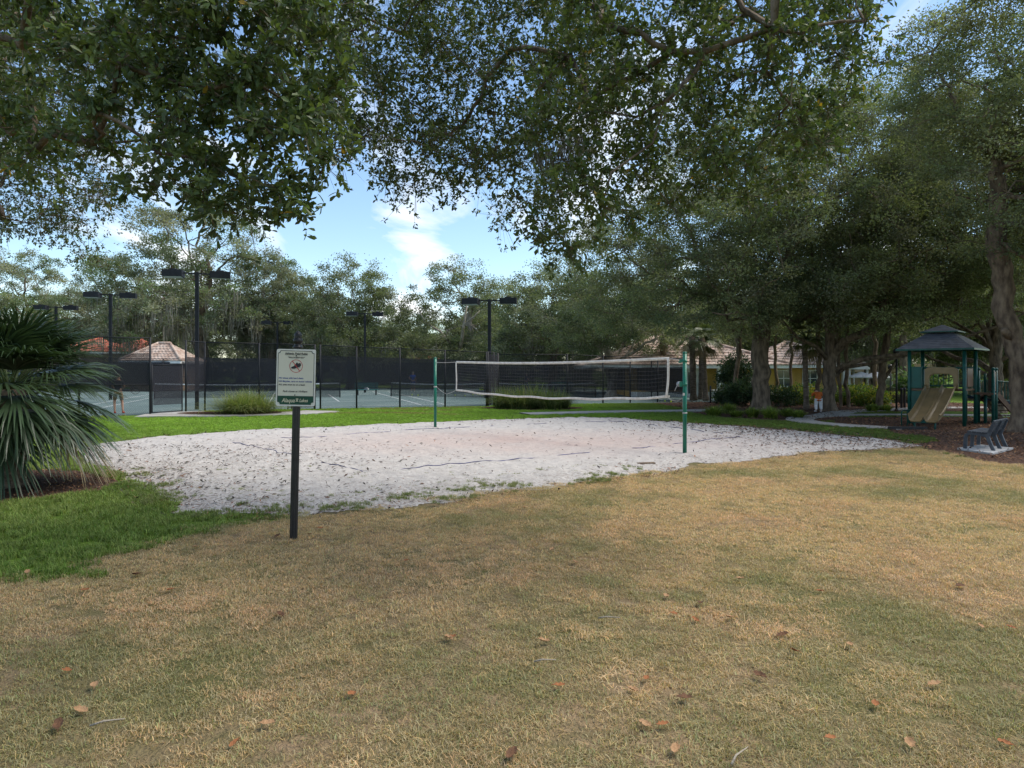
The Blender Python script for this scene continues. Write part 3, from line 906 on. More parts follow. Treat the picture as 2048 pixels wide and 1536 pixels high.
def near_path(x, y):
    d = np.full(x.shape, 9.0)
    for pts, w in ((PATH1, 1.05), ([(13.6, 29.6), (15.6, 32.0), (18.2, 33.6), (21.0, 35.2), (26, 36)], 1.2),
                   ([G(1050, 829), G(1150, 826.5), G(1260, 824), G(1380, 822.5), G(1440, 821)], 1.0),
                   ([(-15.9, 29.2), (-14.6, 29.5), (-12.6, 29.5), (-10.9, 30.1), (-9.6, 31.0), (-9.0, 32.4)], 1.9), ([(-15.2, 31.8), (-15.0, 30.6), (-14.9, 29.7)], 1.3)):
        P = np.array(pts)
        for i in range(len(P) - 1):
            dx, dy = P[i + 1] - P[i]; L2 = dx * dx + dy * dy
            t = np.clip(((x - P[i][0]) * dx + (y - P[i][1]) * dy) / L2, 0, 1)
            d = np.minimum(d, np.hypot(x - P[i][0] - t * dx, y - P[i][1] - t * dy) - w / 2)
    return d

def k_lush(x, y):
    wob = (vnoise(x * 1.7 + 5, y * 1.7, 3) - 0.5) * 0.7
    ok = (sdist(DRY, x, y) < 0.15 + wob * 0.5) & (sdist(SAND, x, y) < 0.12 + wob * 0.55) & (beds(x, y) < 0.05 + wob * 0.4) & ~inside(court_poly, x, y) & (near_path(x, y) > 0.02)
    strip = np.clip((x + 4.2) / 1.2, 0, 1) * (y < 15.5)
    return ok * np.clip(0.55 + 0.8 * vnoise(x * 2, y * 2, 2), 0, 1) * (1 - 0.93 * strip)

grass_field('dry_grass', TURF, 7, (-12, 17, 2.8, 17.5), 210, dry_tint, 'short dry straw-coloured turf covering the open lawn', k_dry, 0.8, 1.25, 0.003, 0.02)
grass_field('green_grass', LUSH, 6, (-12, 0, 5.5, 15), 95, lush_tint, 'lush green grass between the palm bed and the sand', k_lush, 0.55, 0.95, 0.0, 0.01)
grass_field('green_grass', LUSH, 6, (-24, 18, 14.5, 40), 60, lush_tint, 'bright green grass strip between the sand and the court fence', k_lush, 0.45, 0.7, 0.0, 0.004)

# tufts creeping into the near rim of the sand, by the sign
def k_rim(x, y):
    S = sdist(SAND, x, y)
    near = (y < 13.8) & (x < 2.6)
    p = np.clip((vnoise(x * 1.3 + 2, y * 2.6 + 9, 4) - 0.45) * 8, 0, 1) * np.exp(-np.clip(S, 0, 9) / 1.5)
    return p * (S > -0.3) * near
grass_field('rim_grass', LUSH, 6, (-8, 3, 8.5, 14), 90, lambda x, y: lush_tint(x, y) * np.array([1.0, 0.86, 1.3]), 'patchy grass creeping into the near rim of the sand', k_rim, 0.35, 0.62, 0.05)

# ================================================================== TREES
def mst_wood(trunk, anchors, rng, base_r, bf=0.35, tip_r=0.012, sides=(10, 6, 4), expo=2.35, slim=None):
    """branches from a trunk polyline to every anchor: each joins the cheapest spot already grown"""
    nodes = [np.array(p, float) for p in trunk]
    par = [-1] + list(range(len(trunk) - 1))
    path = [0.0]
    for i in range(1, len(nodes)):
        path.append(path[-1] + np.linalg.norm(nodes[i] - nodes[i - 1]))
    lo = max(1, len(trunk) - 2)
    NP = np.zeros((len(trunk) + len(anchors), 3)); NP[:len(nodes)] = nodes
    PL = np.full(len(NP), 1e9); PL[lo:len(nodes)] = np.array(path[lo:]) * 0.3
    order = np.argsort(np.linalg.norm(anchors - nodes[-1], axis=1))
    cnt = len(nodes)
    for a in anchors[order]:
        d = np.linalg.norm(NP[:cnt] - a, axis=1) + bf * PL[:cnt]
        j = int(np.argmin(d))
        NP[cnt] = a; PL[cnt] = PL[j] + np.linalg.norm(NP[j] - a)
        par.append(j); cnt += 1
    kids = [[] for _ in range(cnt)]
    for i in range(1, cnt):
        kids[par[i]].append(i)
    rad = np.zeros(cnt)
    for i in range(cnt - 1, -1, -1):
        s = sum(rad[k] ** expo for k in kids[i])
        rad[i] = max(tip_r, s ** (1 / expo)) if kids[i] else tip_r
    # trunk nodes carry the given girth
    f = base_r / rad[0]
    rad = np.maximum(rad * (1 + (f - 1) * np.clip((rad - tip_r) / (rad[0] - tip_r + 1e-9), 0, 1) ** 0.6), tip_r)
    if slim:
        low = NP[:cnt, 2] < 2.2 + 0.62 * NP[:cnt, 1]
        low[:len(trunk)] = False
        rad = np.where(low, np.minimum(rad * 0.5, slim), rad)
    mb = MB()
    start = [(0, None)]
    while start:
        i, frm = start.pop()
        pts, rr = [], []
        if frm is not None:
            pts.append(NP[frm]); rr.append(min(rad[i] * 1.15, rad[frm]))
        while True:
            if pts and np.linalg.norm(NP[i] - pts[-1]) > 0.5:
                q = pts[-1]; L = np.linalg.norm(NP[i] - q)
                for t in (0.33, 0.67):
                    pts.append(q * (1 - t) + NP[i] * t + rng.normal(0, 0.05 * L, 3) * (frm is not None or len(pts) > 3))
                    rr.append(rr[-1] * (1 - t) + rad[i] * t if t < 0.5 else (rr[-1] + rad[i]) / 2)
            pts.append(NP[i]); rr.append(rad[i])
            if not kids[i]:
                break
            ks = sorted(kids[i], key=lambda k: -rad[k])
            for k in ks[1:]:
                start.append((k, i))
            i = ks[0]
        if len(pts) > 1:
            r0 = max(rr)
            mb.tube(pts, rr, sides[0] if r0 > 0.12 else sides[1] if r0 > 0.04 else sides[2], caps=False)
    return mb

def flare(mb, r, h=0.6, k=0.55):
    """roots: widen the lowest part of a trunk"""
    out = []
    for x, y, z in mb.v:
        if z < h:
            t = (1 - max(z, -0.1) / h)
            out.append((x, y, z, 1 + k * t * t))
        else:
            out.append((x, y, z, 1.0))
    mb.v = [(x * s, y * s, z) for x, y, z, s in out]

def lobes_sample(lobes, n, rng, shell=0.5):
    vol = np.array([a * b * c for _, (a, b, c) in lobes]) ** 0.8; vol /= vol.sum()
    w = rng.choice(len(lobes), n, p=vol)
    d = unit(rng.normal(0, 1, (n, 3)))
    r = shell + (1 - shell) * rng.random(n) ** 0.6
    C = np.array([c for c, _ in lobes])[w]; Rd = np.array([q for _, q in lobes])[w]
    return C + d * Rd * r[:, None]

def clump_leaves(A, per, rng, rad, L, W, cols, flat=0.6, up=0.6):
    """leaf cards in flattened clumps round each anchor"""
    n = len(A) * per
    C0 = np.repeat(A, per, 0)
    rads = np.repeat(rng.uniform(0.55, 1.35, len(A)) * rad, per)[:, None]
    off = rng.normal(0, 0.55, (n, 3)) * rads * np.array([[1, 1, flat]])
    C = C0 + off
    D = unit(off + rng.normal(0, 0.5, (n, 3)) * rads)
    Nn = unit(rng.normal(0, 0.7, (n, 3)) + np.array([[0, 0, up]]))
    l = rng.uniform(0.7, 1.3, n) * L; w = rng.uniform(0.75, 1.25, n) * W
    V, F, k = leaf_cards(C, D, Nn, l, w, 0.12)
    pal = np.array(cols)
    cc = pal[np.repeat(rng.integers(0, len(pal), len(A)), per)] * np.repeat(rng.uniform(0.75, 1.25, len(A)), per)[:, None]
    cc = cc * rng.uniform(0.7, 1.3, (n, 1))
    return V, F, np.repeat(cc, k, 0)

def moss_mesh(A, rng, per=16, len_=(0.5, 1.5), rad=0.22, w=0.018):
    n = len(A) * per
    C0 = np.repeat(A, per, 0); ll = np.repeat(rng.uniform(*len_, len(A)), per) * rng.uniform(0.4, 1.1, n)
    off = rng.normal(0, rad, (n, 3)) * np.array([[1, 1, 0.3]])
    T = C0 + off
    a = rng.random(n) * 2 * PI
    s = np.stack([np.cos(a), np.sin(a), np.zeros(n)], 1) * w * rng.uniform(0.6, 1.5, (n, 1))
    Md = T + np.stack([rng.normal(0, 0.05, n), rng.normal(0, 0.05, n), -ll * 0.5], 1)
    B = T + np.stack([rng.normal(0, 0.07, n) - off[:, 0] * 0.4, rng.normal(0, 0.07, n) - off[:, 1] * 0.4, -ll], 1)
    V = np.stack([T - s, T + s, Md + s, Md - s, B + s * 0.2, B - s * 0.2], 1).reshape(-1, 3)
    o = np.arange(n)[:, None] * 6
    F = np.concatenate([o + np.array([[0, 1, 2, 3]]), o + np.array([[3, 2, 4, 5]])], 0)
    return np_mesh('moss', V, F)

OAK = [(0.1392, 0.1652, 0.0873), (0.1652, 0.1912, 0.0991), (0.1156, 0.1463, 0.085), (0.1947, 0.21, 0.1156), (0.1534, 0.1605, 0.1038)]
OAK_GREY = [(0.1904, 0.2038, 0.1434), (0.2128, 0.2262, 0.1546), (0.1546, 0.1792, 0.1187), (0.2296, 0.224, 0.1635), (0.1389, 0.1837, 0.0963)]  # grey-green background oaks, lightened to put distance haze into the leaf colour
OAK_BRIGHT = [(0.085, 0.125, 0.030), (0.105, 0.135, 0.034), (0.070, 0.105, 0.028)]  # yellow-green leaves: lit look of the right canopy fringe put into the colour

def make_tree(name, trunk, lobes, n_anchor, per, base_r, leaf, cols, seed, label, cat='tree', group=None, clump=0.62, shell=0.5, bark='bark', moss=0, moss_len=(0.5, 1.5), fl=True, bf=0.35, flat=0.6, dead=None):
    rng = np.random.default_rng(seed)
    root = empty(name, (0, 0, 0), 0, label, cat, group)
    A = lobes_sample(lobes, n_anchor, rng, shell)
    inner = lobes_sample([(c, (a * 0.55, b * 0.55, d * 0.5)) for c, (a, b, d) in lobes], max(12, n_anchor // 8), rng, 0.1)
    mb = mst_wood(trunk, np.concatenate([A, inner]), rng, base_r, bf)
    if dead:
        for pts, r in dead:
            mb.tube(pts, [r * (1 - 0.75 * i / (len(pts) - 1)) for i in range(len(pts))], 6)
    if fl: flare(mb, base_r)
    mb.build('trunk', M[bark], root, True)
    V, F, T = clump_leaves(A, per, rng, clump, leaf[0], leaf[1], cols, flat)
    link('crown', np_mesh('crown', V, F, T), M['leaf'], root)
    if moss:
        zs = A[:, 2]; low = A[np.argsort(zs + rng.normal(0, 1.5, len(A)))][:moss]
        tag(link('moss', moss_mesh(low - np.array([0, 0, 0.2]), rng, len_=moss_len), M['moss'], root), kind='stuff')
    return root

def place(t, x, y, rz=0.0, s=(1, 1, 1)):
    t.location = (x, y, 0); t.rotation_euler = (0, 0, rz); t.scale = s
    return t

def dup(t, x, y, rz, s, label=None):
    c = copy_tree(t)
    if label: c['label'] = label
    return place(c, x, y, rz, s)

# ---- prototypes of the trees behind the courts
GB = 'oaks behind the tennis courts'
t_moss = make_tree('live_oak', [(0, 0, -0.1), (0.2, 0.1, 1.5), (0.1, 0.2, 3.2), (-0.5, 0.1, 5.0), (0.3, 0.0, 7.5)],
    [((0, 0, 12.5), (5.5, 5.5, 4.4)), ((-5, 0, 8.5), (3.6, 4, 3.2)), ((5, 1, 9), (3.6, 4, 3.4)), ((-2, -4, 6.6), (3.4, 3, 2.5)), ((2.5, -3, 6.0), (3.4, 3.4, 2.6)), ((0, 3, 8), (5, 3, 3)), ((-4.4, -1, 5.0), (3, 3, 2.2)), ((4.6, -1, 5.2), (3, 3, 2.0))],
    460, 140, 0.55, (0.19, 0.10), OAK_GREY, 11, 'tall grey-mossy live oak standing behind the court light pole', 'tree', clump=0.58, moss=150, moss_len=(0.7, 2.2), shell=0.35)
place(t_moss, *XY(400, 75), 0.4, (1.34, 1.2, 1.32))
t_round = make_tree('live_oak', [(0, 0, -0.1), (0.1, 0, 1.2), (0.0, 0.1, 2.4), (0.3, 0.2, 4.2)],
    [((0, 0, 8.2), (4.2, 4.2, 3.6)), ((-3.2, 0.5, 6), (2.8, 3, 2.6)), ((3.2, -0.5, 6.2), (2.8, 3, 2.8)), ((0.5, -3, 5), (3.2, 2.4, 2.4)), ((-1.5, -2.4, 3.9), (3, 2.4, 1.8)), ((2.6, -2, 3.8), (2.6, 2.4, 1.7)), ((0, 3, 6), (4, 2.5, 3))],
    330, 150, 0.36, (0.17, 0.095), OAK_GREY[:2] + OAK[:3], 12, 'rounded grey-green oak behind the tennis courts', 'tree', GB, clump=0.56, moss=40, moss_len=(0.4, 1.2), shell=0.4)
place(t_round, *XY(700, 70), 0.0, (1.12, 1.12, 1.17))
t_loose = make_tree('live_oak', [(0, 0, -0.1), (-0.1, 0, 1.6), (0.25, 0.1, 3.4), (0.9, 0.1, 6.0), (1.1, 0.1, 8.2)],
    [((0.4, 0, 10.4), (3.2, 3.2, 2.2)), ((-2.6, 0, 8.2), (2.3, 2.5, 1.9)), ((3.0, 0, 8.0), (2.4, 2.5, 2.2)), ((-1.8, -1.5, 5.2), (2.6, 2.3, 2.1)), ((2.6, -1.5, 5.0), (2.8, 2.4, 2.2)), ((0.5, 2.2, 6.2), (3.2, 2.2, 2.6)), ((0, -2, 3.4), (3.2, 2, 1.5))],
    230, 130, 0.30, (0.17, 0.10), OAK + OAK_GREY[:1], 13, 'loose open oak with bare pale limbs behind the courts', 'tree', None, clump=0.55, shell=0.3, bark='bark_pale',
    dead=[([(-0.1, -0.2, 3.0), (0.4, -2.4, 4.4), (0.7, -2.9, 6.2), (1.0, -3.0, 8.0)], 0.20), ([(0.65, -2.85, 5.8), (1.6, -3.1, 6.6), (2.1, -3.1, 7.1)], 0.09), ([(-0.2, 0, 3.4), (-1.4, -2.8, 5.2), (-2.7, -3.1, 6.0), (-3.4, -3.1, 7.4)], 0.13)])
place(t_loose, *XY(918, 72), 0.0, (1.15, 1.15, 1.12))

LR = 'rounded grey-green oak behind the tennis courts'
for px, d, H, w, rz in ((600, 78, 13.2, 1.15, 1.9), (812, 92, 10.2, 0.95, 3.3), (1105, 62, 12.2, 1.1, 4.4), (1010, 84, 13.2, 1.2, 0.9),
                        (640, 100, 10.5, 1.35, 5.1), (860, 112, 10.4, 1.4, 2.6), (480, 98, 11.5, 1.4, 1.2), (960, 105, 10.8, 1.3, 0.2),
                        (1180, 88, 12, 1.4, 3.0), (750, 106, 9.5, 1.3, 4.1)):
    lab = {600: 'grey-green oak between the tall mossy oak and the rounded oak', 812: 'low oak in the dip of the treeline beside the pale-limbed oak', 1105: 'full oak behind the fence-corner grass clumps and the net',
           1010: 'tall oak behind the light pole at the fence corner'}.get(px, 'dim far oak in the back row beyond the tennis courts')
    dup(t_round, *XY(px, d), rz, (w, w, H / 11.8), lab)['group'] = GB
LM = ('mossy grey oak rising above the fan palm fronds', 'mossy grey oak directly behind the tan-roofed pavilion', 'mossy grey oak beyond the fan palm', 'mossy grey oak behind the red tile roof',
      'mossy grey oak filling the gap between the pavilion and the tall mossy oak', 'narrow mossy oak rising above the fountain grass by the gate')
for LMi, (px, d, H, w, rz) in zip(LM, ((50, 93, 18.2, 1.15, 2.0), (235, 92, 17.4, 1.05, 3.6), (-150, 92, 17, 1.15, 0.5), (150, 116, 15.5, 1.25, 5.0), (330, 112, 16, 1.2, 1.1), (545, 76, 15.0, 0.75, 2.7))):
    dup(t_moss, *XY(px, d), rz, (w, w, H / 16.9), LMi)['group'] = 'mossy oaks beyond the roofs'

# the oak with the forked pale trunk at the end of the courts
t_fork = make_tree('live_oak', [(0, 0, -0.1), (0.05, 0, 0.7), (0.1, 0, 1.4), (0.2, 0.1, 2.2)],
    [((0, 0, 9.2), (4.6, 4.6, 3.7)), ((-3.2, 0, 6.4), (3, 3.2, 2.6)), ((3.0, 0, 6.8), (3, 3.2, 3)), ((0, -2.8, 5.6), (3.4, 2.6, 2.2)), ((-2.4, -1.5, 4.6), (2.6, 2.4, 1.6)), ((2.6, -1.5, 4.4), (2.6, 2.4, 1.5)), ((0, 3, 6), (4, 2.4, 3))],
    380, 170, 0.34, (0.14, 0.08), OAK + OAK_GREY[:2], 14, 'oak with a forked pale trunk at the end of the courts', 'tree', None, clump=0.55, bark='bark_pale', moss=0,
    dead=[([(0, 0, 1.1), (-0.5, -0.2, 2.3), (-0.8, -0.3, 3.4), (-0.9, -0.2, 5)], 0.24), ([(0, 0, 1.1), (0.7, -0.2, 2.4), (1.5, -0.3, 3.6), (2.0, -0.2, 5)], 0.2)])
place(t_fork, *XY(1222, 50), 0.0, (1.0, 1.0, 1.0))

# ---- the big shady oaks on the playground side
t_big = make_tree('live_oak', [(0, 0, -0.1), (0.05, 0, 1.0), (0.0, 0.05, 2.2), (0.05, 0.1, 3.4), (0.2, 0.2, 4.6)],
    [((0, 0, 10.4), (6.4, 6.2, 4.4)), ((-5.6, -0.5, 7.4), (3.6, 4.0, 3.4)), ((5.4, 0, 8), (4, 4.5, 4)), ((0, -5, 7.4), (5, 3.2, 3.2)), ((-3.6, -3.4, 5.2), (3.4, 2.8, 1.9)), ((3.0, -3.8, 5.3), (3.2, 2.8, 1.8)), ((-6.6, 1, 5.2), (2.2, 3, 1.7)), ((0, -1.2, 4.8), (3.4, 2.4, 1.4)), ((0, 5, 8), (5, 3, 3.5))],
    860, 210, 0.40, (0.112, 0.062), OAK, 21, 'massive oak with a thick brown trunk above a bed of ferns', 'tree', None, clump=0.52, moss=0, shell=0.55, bf=0.25)
place(t_big, *XY(1521, 33), 0.0)
t_wide = make_tree('live_oak', [(0, 0, -0.1), (-0.05, 0, 0.8), (0.0, 0.05, 1.7), (0.1, 0.0, 2.6)],
    [((0.5, 0, 11.2), (6.0, 6.0, 5.0)), ((-4.0, -2, 7.5), (3.4, 3.6, 3)), ((5.2, -1, 8.5), (4.0, 4.2, 4)), ((1, -4.6, 7.0), (4.4, 3, 3)), ((4, -3.6, 5.6), (3.4, 2.6, 1.7)), ((0, 4.6, 8.5), (5, 3, 3.8)), ((2, -1, 14), (4, 4, 2.6))],
    820, 220, 0.30, (0.112, 0.062), OAK, 22, 'wide oak whose dark limbs reach low towards the playground roof', 'tree', None, clump=0.54, moss=8, moss_len=(0.3, 0.8), shell=0.5, bf=0.18,
    dead=[([(0.1, 0, 1.9), (1.2, -0.8, 2.5), (2.6, -1.6, 2.7), (4.0, -2.8, 3.2), (5.4, -4.2, 3.9), (6.4, -5.0, 4.7)], 0.15),
          ([(0.1, 0, 1.6), (0.9, 0.2, 2.1), (2.2, 0.1, 2.3), (3.6, -0.6, 2.7), (5.2, -1.0, 3.6)], 0.12),
          ([(0, 0, 2.4), (0.9, -0.6, 3.6), (2.6, -1.2, 4.6), (4.6, -2.4, 5.4)], 0.14),
          ([(0, 0, 2.4), (-0.8, -0.4, 3.1), (-1.9, -0.9, 3.5), (-3.0, -1.6, 4.4)], 0.12),
          ([(0, 0, 2.5), (0.5, 0.2, 4), (1.4, 0.3, 5.4), (2.0, 0.2, 7.4)], 0.18)])
place(t_wide, *XY(1658, 33), 0.0)
t_lean = make_tree('live_oak', [(0, 0, -0.1), (0.0, 0, 0.9), (-0.03, 0, 1.8), (-0.19, 0, 2.6), (-0.48, 0, 3.6), (-0.56, 0.1, 4.9), (-0.74, 0.1, 6.2), (-0.6, 0.2, 7.6)],
    [((1.0, 0.5, 11.4), (4.4, 4.8, 4.2)), ((4.2, 0, 8.6), (3.6, 4.4, 3.4)), ((-1.2, -1.2, 8.0), (2.4, 2.8, 2.6)), ((3.0, -3.2, 6.6), (3.4, 2.8, 2.4)), ((-1.4, 0.6, 11.2), (2.8, 3, 3)), ((2.4, -1.8, 5.2), (2.6, 2.2, 1.4))],
    700, 250, 0.30, (0.092, 0.052), OAK + [(0.115, 0.118, 0.042)], 23, 'leaning oak with a sawn-off limb stub beside the playground', 'tree', None, clump=0.5, bark='bark_red', moss=12, moss_len=(0.3, 0.8), shell=0.5, bf=0.22,
    dead=[([(-0.30, 0, 3.0), (-0.64, -0.14, 3.22), (-0.72, -0.17, 3.26), (-0.73, -0.17, 3.27)], 0.17)])
place(t_lean, *XY(2043, 21.8), 0.0)
# behind the playground
d1 = dup(t_wide, *XY(1995, 31.5), 2.2, (0.85, 0.85, 0.95), 'forked dark oak standing just behind the playground')
GS = 'shade trees around the clubhouse'
LS = 'dense dark oak among the clubhouse garden trees'
for px, d, H, w, rz, src in ((1350, 60, 12.5, 1.0, 1.0, t_round), (1470, 66, 12, 1.1, 2.1, t_round), (1610, 62, 12, 1.05, 3.4, t_round), (1745, 54, 12.8, 1.05, 4.4, t_round), (1880, 60, 13, 1.15, 5.2, t_round),
                             (2010, 55, 12, 1.1, 0.3, t_round), (2130, 48, 12, 1.05, 1.8, t_round), (1420, 92, 12, 1.6, 1.8, t_round), (1690, 92, 12, 1.6, 0.8, t_round), (1930, 90, 12, 1.6, 2.8, t_round), (2100, 80, 12, 1.6, 4.8, t_round)):
    dup(src, *XY(px, d), rz, (w, w, H / 11.8), LS)['group'] = GS

# ---- slender trunks and palms between the oaks
def fan(mb_v, mb_f, tint, origin, direc, rng, R0, n, width, droop, col, arc=2.5):
    """one fan frond: leaflets radiating from the end of a stalk"""
    d = Vector(direc).normalized()
    s = d.cross(Vector((0, 0, 1))); s = s.normalized() if s.length > 1e-3 else Vector((1, 0, 0))
    u = s.cross(d)
    o = Vector(origin)
    for k in range(n):
        a = (k / (n - 1) - 0.5) * arc + rng.normal(0, 0.025)
        L = R0 * (0.72 + 0.28 * math.cos(a * 0.9)) * rng.uniform(0.88, 1.06)
        dr = d * math.cos(a) + s * math.sin(a) + u * (0.10 * abs(math.sin(a * 1.2)) + rng.normal(0, 0.035))
        dr.normalize()
        sd = (dr.cross(u)).normalized()
        c = np.array(col) * rng.uniform(0.65, 1.35)
        prev = None
        tw = rng.normal(0, 0.35)
        segs = ((0.0, 0.25), (0.3, 1.0), (0.6, 0.75), (0.84, 0.4), (1.0, 0.06))
        b = len(mb_v)
        for t, w in segs:
            p = o + dr * L * t + Vector((0, 0, -1)) * (droop * L * t ** 2.6 * rng.uniform(0.8, 1.2))
            ws = (sd * math.cos(tw * t) + u * math.sin(tw * t)) * width * w * 0.5
            mb_v.append(tuple(p - ws)); mb_v.append(tuple(p + ws))
            tint.append(c); tint.append(c)
        for q in range(len(segs) - 1):
            mb_f.append((b + 2 * q, b + 2 * q + 1, b + 2 * q + 3, b + 2 * q + 2))

def palm_fronds(root, z, rng, nf, stalk, R0, nl, width, droop, col, lo=-0.5, hi=1.3, name='frond', dead=0, each=True, skew=None):
    Vs, Fs, Ts = [], [], []
    stalks = MB()
    for i in range(nf):
        az = i * 2.399 + rng.normal(0, 0.2)
        el = lo + (hi - lo) * ((i + 0.5) / nf) ** 0.85 + rng.normal(0, 0.08)
        d = Vector((math.cos(az) * math.cos(el), math.sin(az) * math.cos(el), math.sin(el)))
        st = stalk * rng.uniform(0.8, 1.15)
        p0 = Vector((0, 0, z))
        p1 = p0 + d * st * 0.5 + Vector((0, 0, 0.04 * st)); p2 = p0 + d * st - Vector((0, 0, 0.10 * st * (1.2 - math.sin(el))))
        d2 = (p2 - p1).normalized()
        V, F, T = ([], [], []) if each else (Vs, Fs, Ts)
        c = (0.24, 0.19, 0.10) if i < dead else col
        fan(V, F, T, p2, d2, rng, R0 * rng.uniform(0.85, 1.1), nl, width, droop * (1.5 if i < dead else 1.0), c)
        if each:
            o = link(name, np_mesh(name, np.array(V), np.array(F), np.array(T)), M['frond'], root)
            sb = MB(); sb.tube([p0, p1, p2], [0.022, 0.016, 0.011], 5)
            sb.build('stalk', M['green_stalk'], o, True)
        else:
            stalks.tube([p0, p1, p2], [0.03, 0.02, 0.014], 4)
    if not each:
        link('crown', np_mesh('crown', np.array(Vs), np.array(Fs), np.array(Ts)), M['frond'], root)
        stalks.build('stalks', M['green_stalk'], root, True)
M['green_stalk'] = mat('palm_stalk', (0.10, 0.14, 0.05), (0.06, 0.085, 0.03), 0.5, 5)

def cabbage_palm(x, y, h, r, label, seed, group=None):
    rng = np.random.default_rng(seed)
    root = empty('cabbage_palm', (x, y, 0), rng.random() * 6, label, 'palm', group)
    tk = MB()
    lean = rng.normal(0, 0.03, 2)
    zz = np.linspace(-0.1, h, 16)
    tk.tube([(lean[0] * z, lean[1] * z, z) for z in zz], [r * (1.25 if z < 0.2 else 1 + 0.06 * math.sin(z * 9)) for z in zz], 10)
    tk.build('trunk', M['palm_bark'], root, True)
    palm_fronds(root, h - 0.05, rng, 22, 0.7, 0.75, 20, 0.05, 0.45, (0.11, 0.135, 0.045), -0.9, 1.2, dead=4, each=False)
    return root
GP = 'cabbage palms beside the clubhouse door'
for px, d, h, r, sd in ((1387, 44.0, 4.1, 0.20, 1), (1401, 45.2, 3.9, 0.16, 2), (1412, 43.6, 4.0, 0.17, 3)):
    cabbage_palm(*XY(px, d), h, r, 'slim cabbage palm trunk in the cluster beside the clubhouse door', sd, GP)
cabbage_palm(*XY(1613, 34.2), 3.6, 0.13, 'cabbage palm between the two big oak trunks', 5)
cabbage_palm(*XY(1333, 50.5), 4.5, 0.22, 'thick cabbage palm in front of the clubhouse roof', 6)

def slender(px, base_y, r, h, lean, label, seed, bark='bark_red', group=None, fork=None):
    x, y = G(px, base_y)
    trunk = [(0, 0, -0.1), (lean * 0.15, 0, 0.8), (lean * 0.5, 0.05, 2.0), (lean * 0.85, 0.0, 3.2), (lean, 0.0, h)]
    t = make_tree('slender_tree', trunk, [((lean, 0, h + 1.6), (1.6, 1.6, 1.6)), ((lean + 0.7, 0.3, h + 0.4), (1.2, 1.2, 0.9)), ((lean - 0.8, 0, h + 0.8), (1.2, 1.2, 0.9))], 60, 70, r, (0.13, 0.07), OAK, seed, label, 'tree', group, clump=0.45, bark=bark, fl=False, dead=fork)
    return place(t, x, y)
GT = 'slender trunks between the oaks'
LT = ('slender brown trunk among the dark broadleaf shrubs', 'slender brown trunk just behind the thick oak trunk', 'thin trunk between the thick oak and the cabbage palm', 'slender trunk behind the person in orange',
      'thin dark trunk close beside the wide oak', 'thin dark trunk in front of the white kiosk', 'slender trunk in front of the white umbrellas')
for i, (px, by, r, h, ln) in enumerate(((1468, 807, 0.13, 4.2, 0.35), (1554, 800, 0.10, 4.2, -0.15), (1580, 803, 0.09, 4.2, 0.1), (1636, 818, 0.11, 4.4, 0.1),
                                        (1682, 815, 0.085, 4.2, -0.2), (1697, 815, 0.095, 4.4, -0.1), (1748, 806, 0.12, 4.4, 0.1))):
    slender(px, by, r, h, ln, LT[i], 60 + i, group=GT)
slender(1488, 800, 0.10, 4.4, -0.5, 'thin crooked pale trunk rising from the dark shrubs', 70, bark='bark_pale')
slender(1757, 821, 0.17, 4.2, 0.45, 'reddish leaning trunk at the edge of the curving path', 71, fork=[([(0.2, 0, 1.4), (0.9, 0.1, 2.4), (1.3, 0.1, 3.2)], 0.09)])
slender(1735, 790, 0.24, 4.6, 0.05, 'grey trunk behind the clipped hedge', 72, bark='bark')
slender(1806, 796, 0.24, 4.6, 0.05, 'straight grey-brown trunk beside the playground slide', 73, bark='bark')

# ---- the fan palm
fp = empty('fan_palm', (-8.55, 11.6, 0), 0.3, 'large drooping fan palm in the mulch bed by the sand', 'palm')
rngp = np.random.default_rng(31)
tk = MB()
zz = np.linspace(-0.1, 1.66, 14)
tk.tube([(0, 0, z) for z in zz], [0.26 + 0.03 * math.sin(z * 14) for z in zz], 12)
tk.build('trunk', M['palm_bark'], fp, True)
palm_fronds(fp, 1.56, rngp, 58, 0.85, 1.15, 50, 0.046, 0.33, (0.042, 0.072, 0.032), -0.48, 1.25, dead=2)

# ---- the oaks whose branches hang into the picture from above
def interp(tab, x):
    a = np.array(tab, float)
    return np.interp(x, a[:, 0], a[:, 1])
LOW_A = [(-200, 470), (0, 330), (120, 300), (250, 300), (300, 350), (330, 385), (430, 400), (520, 430), (600, 415), (640, 370), (668, 300), (690, 180), (710, 60)]
LOW_F = [(-200, 480), (0, 455), (120, 475), (200, 495), (245, 470), (275, 400), (300, 330)]
LOW_B = [(610, 60), (640, 300), (700, 325), (800, 355), (875, 405), (930, 345), (985, 400), (1010, 455), (1080, 405), (1120, 480), (1180, 500), (1260, 455), (1350, 400), (1450, 405), (1560, 390), (1620, 330), (1690, 270), (1725, 160), (1740, 40)]

def spread(px0, px1, py0, low, step, dep, rng, jit=0.45, drop=0.1, nz=0.0):
    out = []
    for px in np.arange(px0, px1, step):
        lim = float(interp(low, px))
        for py in np.arange(lim - step * 0.3, py0, -step):
            if rng.random() < drop: continue
            if nz and vnoise(px / 110.0, py / 110.0, 2) < nz and py > lim - 1000: continue
            qx, qy = px + rng.normal(0, jit) * step, py + rng.normal(0, jit) * step * 0.8
            d = dep(qx, qy, rng)
            out.append(((qx - CX) / F_PX * d, d, ZZ(qy, d)))
    return np.array(out)

